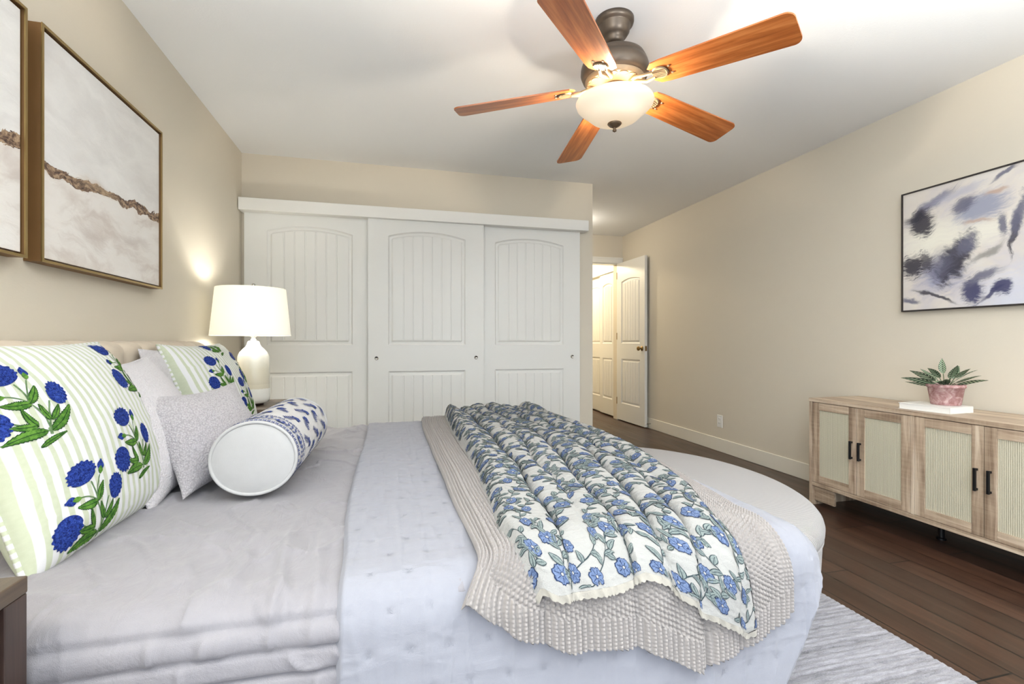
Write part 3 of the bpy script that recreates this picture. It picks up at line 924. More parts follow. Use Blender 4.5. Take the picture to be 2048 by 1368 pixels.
# the big carnation motif (metres, base of the stem at 0,0)
def motif(pr, ox, oy, s=.2, fx=1, rot=0.0):
    ca, sa_ = math.cos(rot), math.sin(rot)
    def T(p):
        p = np.atleast_2d(np.asarray(p, float))*s*np.array([fx, 1])
        return np.stack([ox+p[:, 0]*ca-p[:, 1]*sa_, oy+p[:, 0]*sa_+p[:, 1]*ca], 1)
    def stem(a, b, c, w=.011): pr.strip(T(bez(a, b, c, 13)), w*s, w*s, 5, 1, 1)
    def leaf(a, b, bend, wd):
        n = 33; c = leafpts(a, b, bend, n); t = np.linspace(0, 1, n)
        base = np.sin(PI*np.clip(t, .0, .97)**.75)**.8
        ser = 1-.28*((np.arange(n)*.34) % 1)
        w_ = wd*base*ser
        P_ = T(c)
        pr.strip(P_, (w_*1.06+.008)*s, (w_*1.06+.008)*s, 4, 1, 2); pr.strip(P_, w_*s*.95, w_*s*.95, 3, 2, 2)
        pr.strip(P_[:-3], .005*s, .005*s, 4, 3, 1)
    def head(cx_, cy_, ra, rb, ang, base_dir):
        n = 64; an = np.linspace(0, 2*PI, n, endpoint=False)
        jag = 1+.055*np.sign(np.sin(an*17))*(np.cos(an-base_dir) < .55)
        x = ra*np.cos(an)*jag; y = rb*np.sin(an)*jag
        R2 = np.stack([x*math.cos(ang)-y*math.sin(ang), x*math.sin(ang)+y*math.cos(ang)], 1)
        C0 = T([(cx_, cy_)])[0]
        pr.blob(C0, T(R2+np.array([[cx_, cy_]]))-C0, 1, 2, 4)
        # petal flecks
        rr = random.Random(int(cx_*1000+cy_*77+99))
        for _ in range(46):
            a_ = rr.uniform(0, 2*PI); q_ = math.sqrt(rr.random())*.86
            px_ = ra*math.cos(a_)*q_; py_ = rb*math.sin(a_)*q_
            c0 = np.array([cx_+px_*math.cos(ang)-py_*math.sin(ang), cy_+px_*math.sin(ang)+py_*math.cos(ang)])
            dr = rr.uniform(0, PI); e_ = np.array([math.cos(dr), math.sin(dr)])*.024
            pr.strip(T([c0-e_, c0+np.array([e_[1], -e_[0]])*.4, c0+e_]), [.001*s, .006*s, .001*s], [.001*s, .006*s, .001*s], 2, 3, 1)
    def bud(cx_, cy_, ang, sc=1.0):
        e_ = np.array([math.cos(ang), math.sin(ang)])
        c0 = np.array([cx_, cy_])
        n = 15; t = np.linspace(0, 1, n)
        pr.strip(T(c0+e_*(t[:, None]*.17*sc)), .06*sc*np.sin(PI*np.clip(t, .05, .9)**.8)*s, .06*sc*np.sin(PI*np.clip(t, .05, .9)**.8)*s, 1, 2, 2)
        pr.strip(T(c0-e_*(.06*sc)+e_*(t[:, None]*.13*sc)), .038*sc*np.sin(PI*np.clip(t, .02, .98))*s, .038*sc*np.sin(PI*np.clip(t, .02, .98))*s, 3, 3, 2)
    stem((0, 0), (.06, .18), (-.07, .50)); stem((-.07, .50), (-.03, .62), (-.10, .80)); stem((-.07, .50), (-.02, .68), (.08, .84), .009)
    stem((-.07, .50), (-.14, .62), (-.32, .64), .009); stem((.0, .05), (-.15, .12), (-.35, .26)); stem((.02, .06), (.06, .3), (.18, .48))
    stem((0, 0), (.02, .05), (.0, .1), .02)
    leaf((-.05, .49), (-.38, .53), .12, .062); leaf((-.07, .49), (.12, .74), -.1, .055)
    leaf((-.03, .05), (-.52, .02), -.1, .075); leaf((-.13, .16), (-.40, .22), .1, .05); leaf((-.12, .14), (-.20, .44), .12, .045)
    leaf((.02, .05), (.40, .36), -.14, .075); leaf((.06, .2), (.02, .46), .1, .04); leaf((.07, .2), (.26, .40), -.12, .04)
    leaf((-.20, -.14), (.20, -.02), .05, .035)
    head(-.20, .96, .25, .16, .2, -PI/2); head(-.55, .28, .21, .19, .9, 0.3); head(.34, .58, .13, .19, -.25, -2.2)
    bud(.11, .90, 1.2); bud(-.36, .64, 3.1)
PM = ['print_navy', 'print_navy_light', 'print_green', 'print_green_dark', 'print_stem']
prA = Print()
for x, y in ((.10, .285), (.355, .12), (.16, .015), (.53, .35), (.575, .01), (.33, .60)): motif(prA, x, y, .165)
pa, SA = pillow('euro_pillow', .60, .54, .120, frame((-.815, 1.50, .775), (0.03, 1, 0), (-.19, .02, .48)), 'striped_cotton',
    'large green-striped pillow with blue carnation print, nearest the camera', 'carnation print pillows', pinch=.05, power=.42, seedv=2.3, wr=.007, piping=(.006, 'striped_piping'), prnt=prA, pmats=PM)
prB = Print()
for x, y in ((.20, .26), (.36, .13), (.09, .02), (.50, .28), (.34, .46)): motif(prB, x, y, .16)
pb, SB = pillow('euro_pillow', .56, .52, .115, frame((-.80, 2.52, .775), (0.10, 1, 0), (-.19, .02, .48)), 'striped_cotton',
    'green-striped carnation print pillow beside the far lamp, behind the grey boucle cushion', 'carnation print pillows', pinch=.05, power=.42, seedv=5.1, wr=.006, piping=(.006, 'striped_piping'), prnt=prB, pmats=PM)
pillow('pillow', .52, .48, .10, frame((-.785, 1.85, .755), (-.02, 1, 0), (-.22, .03, .42)), 'boucle_white',
    'plain off-white square pillow between the two striped pillows', pinch=.09, power=.5, seedv=8.2, wr=.004, piping=(.004, 'boucle_white'), ear=.03)
pillow('pillow', .60, .46, .045, frame((-.885, 2.42, .78), (0, 1, 0), (-.10, 0, .45)), 'boucle_white',
    'pale pillow against the headboard behind the far striped pillow', pinch=.06, seedv=1.2, wr=.003)
pillow('cushion', .40, .36, .085, frame((-.60, 1.865, .715), (.17, .30, .01), (-.17, .12, .27)), 'boucle_grey',
    'small grey boucle cushion leaning beside the bolster', pinch=.13, power=.5, seedv=3.7, wr=.005, ear=.06, cat='cushion')

# bolster
BRr = .118; by0, by1 = 1.615, 2.235; bc = np.array([-.405, 0, ZT+.012+BRr])
def bolS(th, y):   # th arc metres, y metres from near end
    an = th/BRr; r = BRr*(1+.01*np.sin(an*2+.6))-.004*np.exp(-(y/.02)**2)-.004*np.exp(-((by1-by0-y)/.02)**2)
    sq = 1-.05*np.clip(-np.sin(an), 0, 1)
    n = np.stack([np.cos(an), 0*an, np.sin(an)], -1)
    P = np.stack([bc[0]+r*1.05*np.cos(an)+.02*y, by0+y, bc[2]+r*np.sin(an)*sq], -1)
    return P, n
BP = Print(); circ = 2*PI*BRr; Lb = by1-by0
def sprig(cx_, cy_, s, ang):
    ca, sa_ = math.cos(ang), math.sin(ang)
    T = lambda p: np.stack([cx_+(p[:, 0]*ca-p[:, 1]*sa_)*s, cy_+(p[:, 0]*sa_+p[:, 1]*ca)*s], 1)
    BP.strip(T(bez((0, -.5), (.12, 0), (-.05, .35), 9)), .018*s, .018*s, 1, 1, 1)
    for k in range(6):
        for sg in (-1, 1):
            y_ = -.4+k*.13; L = .20-.015*k
            t = np.linspace(0, 1, 6); c = leafpts((.03, y_), (.03+sg*L, y_+.14), .15*sg, 6)
            BP.strip(T(c), .032*np.sin(PI*np.clip(t, .05, .97))*s, .032*np.sin(PI*np.clip(t, .05, .97))*s, 1, 1, 1)
    an = np.linspace(0, 2*PI, 18, endpoint=False)
    for dx_, dy_, r_ in ((-.05, .42, .13), (.1, .30, .07), (-.17, .28, .07)):
        C0 = T(np.array([[dx_, dy_]]))[0]
        BP.blob(C0, np.stack([np.cos(an)*r_, np.sin(an)*r_*1.2], 1)*s*(1+.15*np.sin(5*an))[:, None], 1, 1, 2)
for k in range(int(circ/.012)):
    for yy in (.018, .098):
        x = k*.012; BP.strip([(x+.001, yy-.005), (x+.005, yy), (x+.001, yy+.005)], .002, .002, 1, 1, 1); BP.strip([(x+.008, yy-.005), (x+.008, yy+.005)], .0012, .0012, 1, 1, 1)
for yy in (.010, .026, .090, .106):
    BP.strip([(x, yy) for x in np.linspace(0, circ, 80)], .0007, .0007, 1, 1, 1)
nb = 9
for k in range(nb):
    x = (k+.5)*circ/nb; an = np.linspace(0, 2*PI, 24, endpoint=False)
    BP.blob((x, .058), np.stack([np.cos(an)*.017, np.sin(an)*.014], 1)*(1+.22*np.cos(6*an))[:, None], 1, 1, 2)
    BP.blob((x, .058), np.stack([np.cos(an)*.005, np.sin(an)*.004], 1), 0, 2, 1)
    c = bez((x+.015, .055), (x+circ/nb/2, .035), (x+circ/nb-.015, .06), 12); BP.strip(c, .0011, .0011, 2, 1, 1)
    c = bez((x+.015, .062), (x+circ/nb/2, .09), (x+circ/nb-.015, .058), 12); BP.strip(c, .0011, .0011, 2, 1, 1)
    for q_, (dx_, dy_) in enumerate(((.026, .045), (.040, .046), (.056, .047), (.028, .076), (.043, .078), (.056, .073))):
        t = np.linspace(0, 1, 6); c = leafpts((x+dx_, .058+(dy_-.058)*.2), (x+dx_+.008, dy_+(.006 if dy_ > .058 else -.006)), .2, 6)
        BP.strip(c, .0042*np.sin(PI*np.clip(t, .05, .97)), .0042*np.sin(PI*np.clip(t, .05, .97)), 1, 1, 1)
for j in range(6):
    for k in range(8):
        sprig((k+.5*(j % 2))*circ/8+.02, .160+j*.085, .085, -.55 if j % 2 else .35)
th = np.linspace(0, circ, 97); yy = np.linspace(0, Lb, 40)
TH, YY = np.meshgrid(th, yy, indexing='ij')
PB, NB_ = bolS(TH, YY); PB = PB+NB_*(.002*fbm(TH*14, YY*7, 2))[..., None]
eV, eQ, eM = BP.place(bolS, lambda u, v: (v > .003) & (v < Lb-.003), .0004)
P0, N0 = bolS(np.vstack(BP.P)[:, 0], np.vstack(BP.P)[:, 1]); eV = eV+N0*.0021
bol = bigmesh('bolster_cover', PB, ['bolster_cloth', 'print_indigo', 'print_indigo_soft'], extra=(eV, eQ, eM))
broot = empty('bolster_pillow', (-.405, 1.925, ZT+.012), 'round bolster printed with indigo sprigs, plain linen end facing the camera', 'bolster')
def rel(o, root):
    o.parent = root; o.matrix_parent_inverse = Matrix.Translation(-Vector(root.location)); return o
rel(bol, broot)
for yv, sg in ((0, -1), (Lb, 1)):
    t = np.linspace(0, circ, 65); rim, _ = bolS(t, np.full_like(t, yv)); cen = rim[:-1].mean(0)
    G = []
    for f in np.linspace(.001, 1, 9):
        ring = cen+(rim-cen)*f; ring = ring+np.array([0, sg*.012*(1-f**3), 0]); G.append(ring)
    rel(bigmesh('end_cap', np.array(G), 'white_linen'), broot)
    rel(MB().tube([tuple(x+np.array([0, sg*.001, 0])) for x in rim[:-1]], .0052, 8, closed=True).build('piping', 'white_linen', smooth=True), broot)

# ------------------------------------------------------------------ bench at the foot of the bed
bench = empty('bench', (1.078, 1.80, 0), 'half-oval beige corduroy bench with a padded lid at the foot of the bed', 'bench')
def outline(n=96, s=0.0):
    pts = []
    for i in range(n+1):
        a = -PI/2+PI*i/n
        cx_ = abs(math.cos(a)); sy = math.sin(a)
        pts.append(((.522+s)*max(cx_, 0), ((.655 if sy < 0 else .68)+s)*sy))
    return np.array(pts)
def benchsolid(levels, name, mat):
    """levels: (z, inset)"""
    G = []; UVs = []
    base = outline()
    arc = np.concatenate([[0], np.cumsum(np.linalg.norm(np.diff(base, axis=0), axis=1))])
    for z, ins in levels:
        o_ = outline(s=-ins); o_[:, 0] = np.maximum(o_[:, 0], 0)
        G.append(np.column_stack([o_, np.full(len(o_), z)])); UVs.append(np.column_stack([arc, np.full(len(arc), z)]))
    b = MB(); b.grid(np.array(G), uv=np.array(UVs), flip=True)
    k = len(base)
    for gi, fl_ in ((0, 0), (-1, 1)):
        pass
    # flat back
    back = [G[i][0] for i in range(len(G))]+[G[i][-1] for i in reversed(range(len(G)))]
    b.add(back, [tuple(range(len(back)))], uv=[(p[1], p[2]) for p in back])
    bot = list(G[0]); b.add(bot, [tuple(range(len(bot)))])
    return b, G
b, G = benchsolid([(.02, .11), (.05, .085), (.12, .035), (.2, .012), (.28, .004), (.36, .0), (.372, .004), (.376, .012)], 'base', 'corduroy')
b.add(list(G[-1]), [tuple(range(len(G[-1])))[::-1]]); b.build('base', 'corduroy', bench, smooth=True)
# padded lid: grid in polar form with crown
base = outline(); rings = []
ruv = []
prof = [(.377, -.012, 1), (.384, .002, 1), (.395, .007, 1), (.412, .008, 1), (.428, .004, 1), (.441, -.006, 1), (.450, -.02, 1)]
for z, s, _ in prof:
    o_ = outline(s=s); rings.append(np.column_stack([o_, np.full(len(o_), z)]))
last = outline(s=-.02); cen = np.array([0.0, 0.02])
for f in np.linspace(.93, .02, 14):
    o_ = cen+(last-cen)*f; rings.append(np.column_stack([o_, .450+.018*(1-f**2.2)+0*o_[:, 0]]))
rings = np.array(rings)
# corduroy runs along the bench's depth: ribs vary along Y; wales follow x
uvx = rings[..., 0]*.35+rings[..., 1]+rings[..., 2]*.3
b = MB(); b.grid(rings, uv=np.stack([uvx*1.0, rings[..., 0]], -1), flip=True)
b.build('seat_lid', 'corduroy', bench, smooth=True)
b = MB(); ot_ = outline(s=.001); b.tube([(x, y, .376) for x, y in ot_], .004, 8); b.build('piping', 'corduroy', bench, smooth=True)

# ------------------------------------------------------------------ rug
nx, ny = 300, 420
X, Y = np.meshgrid(np.linspace(-.50, 1.70, nx), np.linspace(-.7, 2.75, ny*2), indexing='ij')
Z = .012+.0035*np.abs(np.sin(PI*(Y+.006*fbm(X*3, Y*3, 2))/.0205))**.7+.0015*fbm(X*60, Y*90, 2)
ed = np.minimum(np.minimum(X+.50, 1.70-X), np.minimum(Y+.7, 2.75-Y)); Z = Z*sm(ed, -.002, .008)+.001
rug = bigmesh('area_rug', np.stack([X, Y, Z], -1), 'rug_pile'); tag(rug, 'pale grey ribbed rug under the bed', 'rug')

# ------------------------------------------------------------------ sideboard
SBX, SBY0, SBY1, SBT = 2.590, 1.235, 2.475, .675
sb = empty('sideboard', (2.79, 1.855, 0), 'light oak sideboard with woven cane door panels and black pulls', 'sideboard')
def P2(b, name, mat, parent=sb, bevel=.0015, root=sb, **k):
    o = b.build(name, mat, parent, bevel=bevel, **k)
    if parent is root: o.matrix_parent_inverse = Matrix.Translation(-Vector(root.location))
    return o
th_ = .022
P2(MB().box((SBX-.002, SBY0-.002, SBT-th_), (RX-.014, SBY1+.002, SBT)), 'top', 'oak_y')
P2(MB().box((SBX, SBY1-th_, 0), (RX-.016, SBY1, SBT-th_-.0005)), 'side_panel', 'oak_z')
P2(MB().box((SBX, SBY0, 0), (RX-.016, SBY0+th_, SBT-th_-.0005)), 'side_panel', 'oak_z')
P2(MB().box((SBX, SBY0+th_, .125), (RX-.016, SBY1-th_, .148)), 'bottom_panel', 'oak_y')
P2(MB().box((RX-.026, SBY0+th_, .149), (RX-.017, SBY1-th_, SBT-th_-.001)), 'back_panel', 'oak_y')
ymid = (SBY0+SBY1)/2
P2(MB().box((SBX, ymid-.009, .1485), (RX-.027, ymid+.009, SBT-th_-.001)), 'divider', 'oak_z')
P2(MB().box((SBX+.02, SBY1-.16, .03), (SBX+.036, SBY1-th_, .1245)), 'corner_brace', 'oak_y')
b = MB(); b.tube([(2.79, ymid, 0), (2.79, ymid, .1245)], .014, 16); b.lathe([(.0, .0), (.022, 0), (.022, .008), (.014, .012)], (2.79, ymid, 0), 16); P2(b, 'support_leg', 'black_metal', bevel=0)
dz0, dz1 = .150, SBT-th_-.003; fw = .046
inner = [(SBY0+th_+.002, ymid-.0105), (ymid+.0105, SBY1-th_-.002)]
for (ya, yb) in inner:
    half = (ya+yb)/2
    for (d0, d1, hs) in ((ya, half-.0015, 1), (half+.0015, yb, -1)):
        b = MB(); x0, x1 = SBX+.001, SBX+.018
        g = .0004
        df = MB(); df.box((x0, d0, dz0), (x1, d0+fw, dz1)); df.box((x0, d1-fw, dz0), (x1, d1, dz1))
        dr = P2(df, 'door', 'oak_z')
        for ra, rb in ((dz0, dz0+fw), (dz1-fw, dz1)): P2(MB().box((x0, d0+fw+g, ra), (x1, d1-fw-g, rb)), 'door_rail', 'oak_y', parent=dr)
        cp = MB(); cp.box((x0+.006, d0+fw-.001, dz0+fw-.001), (x0+.010, d1-fw+.001, dz1-fw+.001)); P2(cp, 'cane_insert', 'cane', parent=dr, bevel=0)
        # handle: bar pull by the meeting edge
        hy = (d1-.024) if hs == 1 else (d0+.024)
        hp = MB(); zc = (dz0+dz1)/2+.005
        hp.box((x0-.022, hy-.005, zc-.052), (x0-.012, hy+.005, zc+.052)); hp.box((x0-.0125, hy-.004, zc-.050), (x0, hy+.004, zc-.040)); hp.box((x0-.0125, hy-.004, zc+.040), (x0, hy+.004, zc+.050))
        P2(hp, 'handle', 'black_metal', parent=dr, bevel=.001)

# book and potted plant
def Pg(u, v, z):
    a_ = (u-1024)/FPX; b_ = (684-v)/FPX; S0, C0 = math.sin(YAW), math.cos(YAW); t = (z-CAMZ)/b_
    return ((S0+a_*C0)*t, (C0-a_*S0)*t)
ZB = SBT+.0005
bk = empty('book', (2.72, 1.77, ZB), 'white hardback book lying under the potted plant', 'book', rz=0)
c1 = Vector((2.636, 1.985)); c2 = Vector((2.655, 1.725)); c3 = Vector((2.85, 1.63))
bd = (c2-c1).normalized(); bang = math.atan2(bd.y, bd.x)
bk.location = (c2.x, c2.y, ZB); bk.rotation_euler = (0, 0, bang)   # local +x continues from c1 to c2; book extends -x and +y
BL, BW, BH = .235, .175, .032
b = MB().box((-BL+.004, .002, .003), (-.004, BW-.004, BH-.003)); b.build('pages', 'white_trim', bk)
b = MB().box((-BL, -.001, 0), (0, BW, .003)); b.box((-BL, -.001, BH-.003), (0, BW, BH)); b.box((-.003, -.001, .003), (0, BW, BH-.003))
b.build('cover', 'plastic_white', bk, bevel=.0008)
N = NT('pot_clay'); v = N.coord(); n = N.noise(v, 32, 5, .65, 1.2)
N.color(N.ramp(n, [(.35, lin(156, 112, 108)), (.52, lin(182, 142, 140)), (.68, lin(212, 188, 184))])); N.rough(.85); N.bump(n, .3, .001); N.done()
plain('soil', lin(50, 38, 30), 1, bump=(200, .8, .004))
N = NT('leaf_striped'); tc = N.add('ShaderNodeTexCoord'); s_ = N.sep(tc.outputs['UV'])
ab = N.math('ABSOLUTE', N.math('SUBTRACT', s_[1], .5))
ph_ = N.math('SINE', N.math('MULTIPLY', N.math('SUBTRACT', s_[0], N.math('MULTIPLY', ab, .35)), 52))
msk = N.math('MULTIPLY', N.math('GREATER_THAN', ph_, .25), N.math('LESS_THAN', ab, .44))
colr = N.mix(msk, lin(38, 66, 40), lin(176, 190, 158)); colr = N.mix(N.math('LESS_THAN', ab, .035), colr, lin(24, 46, 28))
N.color(colr); N.rough(.45); N.done()
plain('stem_green', lin(70, 92, 52), .6)
pl_ = empty('potted_plant', (2.775, 1.825, ZB+BH+.0005), 'striped-leaf plant in a small pink clay pot standing on the book', 'plant')
b = MB(); b.lathe([(0, 0), (.058, 0), (.060, .003), (.073, .088), (.076, .0885), (.079, .092), (.079, .104), (.075, .105), (.070, .100), (.069, .085)], n=48)
b.build('pot', 'pot_clay', pl_, smooth=True)
b = MB(); b.lathe([(0, .092), (.03, .094), (.070, .090)], n=32); b.build('soil', 'soil', pl_, smooth=True)
def plant_leaf(az, elev, L, wd, droop, rise, tilt=0):
    """az: heading in XY; leaf leaves the pot, rises, arches"""
    n = 16; h = Vector((math.cos(az), math.sin(az), 0)); side = Vector((-math.sin(az), math.cos(az), 0))
    P_ = []; el = elev; p = Vector((0, 0, .092))+h*.012; stl = rise
    st_ = [p.copy()]
    for i in range(5):
        p = p+(h*math.cos(elev)+Vector((0, 0, 1))*math.sin(elev))*stl/5; st_.append(p.copy())
    G = []; UVs = []
    for i in range(n+1):
        t = i/n; w_ = wd*math.sin(PI*min(max(t, .0), .99)**.75)**.9+.0006
        d_ = h*math.cos(el)+Vector((0, 0, 1))*math.sin(el); nrm = side.cross(d_)*-1
        sd = (side*math.cos(tilt)+nrm*math.sin(tilt))
        row = []; ur = []
        for k in range(7):
            s = (k/6-.5)*2; row.append(p+sd*(w_*s)+side.cross(d_)*(-.30*w_*abs(s)**1.3)*(-1)); ur.append((t, k/6))
        G.append(row); UVs.append(ur); p = p+d_*L/n; el -= droop/n
    b = MB(); b.grid(np.array([[tuple(q) for q in r] for r in G]), uv=np.array(UVs)); o = b.build('leaf', 'leaf_striped', pl_, smooth=True)
    MB().tube(st_, .0016, 6).build('stem', 'stem_green', o)
vr = Vector((math.cos(YAW), -math.sin(YAW)))      # picture right on the floor plan
A0 = math.atan2(vr.y, vr.x)
for az, el, L, wd, dr, ri, ti in [
    (A0+PI, .62, .135, .020, .5, .045, .5), (A0+PI-.35, .42, .14, .019, .5, .03, .7), (A0+PI+.3, .95, .10, .015, .9, .05, .3),
    (A0+PI+.6, .50, .13, .018, .9, .03, .2), (A0+PI-.6, .2, .12, .020, .2, .02, .4), (A0+1.2, 1.35, .075, .017, -.15, .06, .2),
    (A0, .72, .125, .020, .6, .04, -.5), (A0-.4, .42, .12, .018, .5, .03, -.6), (A0+.35, .95, .09, .018, .5, .045, .4),
    (A0-1.4, 1.0, .085, .022, .8, .05, 0), (A0-1.8, 1.15, .085, .022, .6, .045, .2), (A0-1.0, .7, .10, .018, .6, .03, -.2),
    (A0+1.7, .8, .10, .018, .6, .04, 0), (A0-2.3, .6, .10, .017, .6, .02, .2)]:
    plant_leaf(az, el, L*1.08, wd*1.02, dr, ri*1.1, ti)

# ------------------------------------------------------------------ nightstands and lamps
def nightstand(loc, label):
    root = empty('nightstand', loc, label, 'nightstand', 'walnut nightstands either side of the bed')
    # local: x 0..-.455 towards wall, y centred, w .50
    D, Wn, Hn = .455, .50, .65; pw = .048
    b = MB().box((-D, -Wn/2, Hn-.028), (0, Wn/2, Hn)); b.build('top', 'top_walnut', root, bevel=.003)
    for x in (-D+.001, -pw):
        for y in (-Wn/2+.001, Wn/2-pw):
            MB().box((x, y, 0), (x+pw-.001, y+pw-.001, Hn-.0285)).build('leg', 'walnut_z', root, bevel=.002)
    for y in (-Wn/2+.012, Wn/2-.026):
        MB().box((-D+pw, y, .20), (-pw-.0005, y+.014, Hn-.029)).build('side_panel', 'walnut_z', root)
    MB().box((-D+.01, -Wn/2+pw, .20), (-D+.02, Wn/2-pw, Hn-.029)).build('back_panel', 'walnut_z', root)
    MB().box((-D+.02, -Wn/2+.026, .18), (-.02, Wn/2-.026, .199)).build('bottom_panel', 'walnut_y', root)
    for z0, z1 in ((.21, .395), (.41, .595)):
        dr = MB().box((-.030, -Wn/2+pw+.004, z0), (-.012, Wn/2-pw-.004, z1)).build('drawer', 'walnut_y', root, bevel=.002)
        MB().lathe([(0, 0), (.006, 0), (.006, .014), (.014, .018), (.014, .024), (0, .026)], (-.012, 0, (z0+z1)/2), 20, M=Matrix.Rotation(PI/2, 4, 'Y')).build('knob', 'antique_brass', dr, smooth=True)
    return root
nightstand((-.594, 3.205, 0), 'walnut nightstand in the corner holding the white ceramic lamp')
nightstand((-.572, .700, 0), 'dark walnut nightstand in the near left corner of the view')

def shade_mat():
    N = NT('lamp_shade_linen'); out = N.n['Material Output']
    tr = N.add('ShaderNodeBsdfTranslucent'); tr.inputs[0].default_value = lin(250, 248, 238)
    N.color(lin(246, 244, 236)); N.rough(.9)
    N.b.inputs['Emission Color'].default_value = lin(255, 252, 240); N.b.inputs['Emission Strength'].default_value = .2
    mx = N.add('ShaderNodeMixShader'); mx.inputs[0].default_value = .16
    N.link(N.b.outputs[0], mx.inputs[1]); N.link(tr.outputs[0], mx.inputs[2]); N.link(mx.outputs[0], out.inputs[0])
    N.bump(N.noise(N.coord(), 500, 2), .15, .0006)
    return N.done()
shade_mat()
N = NT('lamp_glaze'); tc = N.add('ShaderNodeTexCoord'); s_ = N.sep(tc.outputs['Object'])
n = N.noise(tc.outputs['Object'], 60, 4, .6)
zz = N.math('ADD', s_[2], N.math('MULTIPLY', n, .012))
mr = N.math('DIVIDE', zz, .4)
wh = lin(236, 235, 228); cr_ = lin(206, 198, 176); cr2 = lin(214, 206, 184)
c_ = N.ramp(mr, [(.0, wh), (.262, wh), (.268, cr2), (.33, cr2), (.335, cr_), (.56, lin(216, 210, 190)), (.80, wh)])
N.color(N.mix(N.math('MULTIPLY', N.noise(tc.outputs['Object'], 220, 3), .22), c_, wh)); N.rough(.12); N.b.inputs['Coat Weight'].default_value = .5; N.done()
plain('bulb_glow', lin(255, 246, 225), .5, emit=(lin(255, 240, 210), 6))
def lamp(loc, label):
    root = empty('table_lamp', loc, label, 'lamp', 'white ceramic bedside lamps')
    b = MB(); b.lathe([(0, 0), (.055, 0), (.057, .006), (.06, .012), (0, .012)], n=48); b.build('foot', 'walnut_z', root, smooth=True)
    b = MB(); b.lathe([(0, .0125), (.070, .0125), (.082, .018), (.090, .034), (.0915, .055), (.090, .15), (.088, .25), (.085, .295), (.076, .318), (.058, .338), (.043, .352), (.036, .366), (.032, .381), (.026, .386), (0, .387)], n=64)
    b.build('body', 'lamp_glaze', root, smooth=True)
    b = MB(); b.lathe([(0, .386), (.016, .386), (.016, .394), (.011, .398), (.011, .408), (.017, .411), (.017, .43), (.012, .434), (.012, .50), (0, .50)], n=24); b.build('neck', 'plastic_white', root, smooth=True)
    b = MB(); b.lathe([(.218, .418), (.190, .702), (.1885, .702), (.2165, .418), (.218, .418)], n=96); b.lathe([(.2185, .4175), (.2188, .423), (.2165, .423)], n=96)
    sh = b.build('lamp_shade', 'lamp_shade_linen', root, autos=.7); sh.location = (-.012, 0, 0)
    b = MB()
    for k in range(3):
        a_ = 2*PI*k/3+.4; b.tube([(0, 0, .69), (.187*math.cos(a_)-.012, .187*math.sin(a_), .698)], .0015, 6)
    b.tube([(0, 0, .5), (0, 0, .70)], .002, 6); b.build('harp', 'chrome', root)
    b = MB(); b.lathe([(0, .70), (.012, .70), (.013, .706), (.007, .710), (.012, .722), (.008, .732), (0, .734)], n=20); b.build('finial', 'chrome', root, smooth=True)
    b = MB(); b.lathe([(0, .505), (.013, .505), (.028, .55), (.03, .57), (.02, .592), (0, .598)], n=24); b.build('bulb', 'bulb_glow', root, smooth=True)
    return root
lamp((-.80, 3.18, .6505), 'white ceramic table lamp with drum shade, lit, on the far nightstand')
lamp((-.80, .66, .6505), 'white ceramic table lamp on the near nightstand, outside the left edge of the view')
LC = (1.0, .98, .92)
for (x, y) in ((-.80, 3.18), (-.80, .66)):
    point('lamp_bulb_light', (x-.012, y, .6505+.56), 12, LC, .05)

# ------------------------------------------------------------------ ceiling fan
FC = Vector((.954, 1.913, 0))
fan = empty('ceiling_fan', (FC.x, FC.y, 2.44), 'five-blade ceiling fan with orange-brown wooden blades and a frosted bowl light', 'ceiling fan')
def fb(b, name, mat, parent=fan, **k):
    o = b.build(name, mat, parent, **k); return o
z = lambda v: v-2.44
b = MB(); b.lathe([(0, 0), (.083, 0), (.083, -.012), (.080, -.022), (.070, -.026), (.068, -.030), (.064, -.055), (.052, -.074), (.040, -.080), (.040, -.088), (.035, -.098), (.028, -.105), (0, -.106)], n=56)
fb(b, 'canopy', 'bronze', smooth=True)
b = MB(); b.tube([(0, 0, -.10), (0, 0, -.16)], .014, 16); b.lathe([(0, -.125), (.03, -.128), (.034, -.14), (.034, -.155)], n=24); fb(b, 'downrod', 'bronze', smooth=True)
b = MB(); b.lathe([(0, -.145), (.075, -.148), (.105, -.155), (.128, -.170), (.137, -.188), (.137, -.196), (.141, -.198), (.146, -.215), (.147, -.235), (.138, -.258), (.120, -.270), (.118, -.272), (0, -.274)], n=72)
fb(b, 'motor_housing', 'bronze', smooth=True)
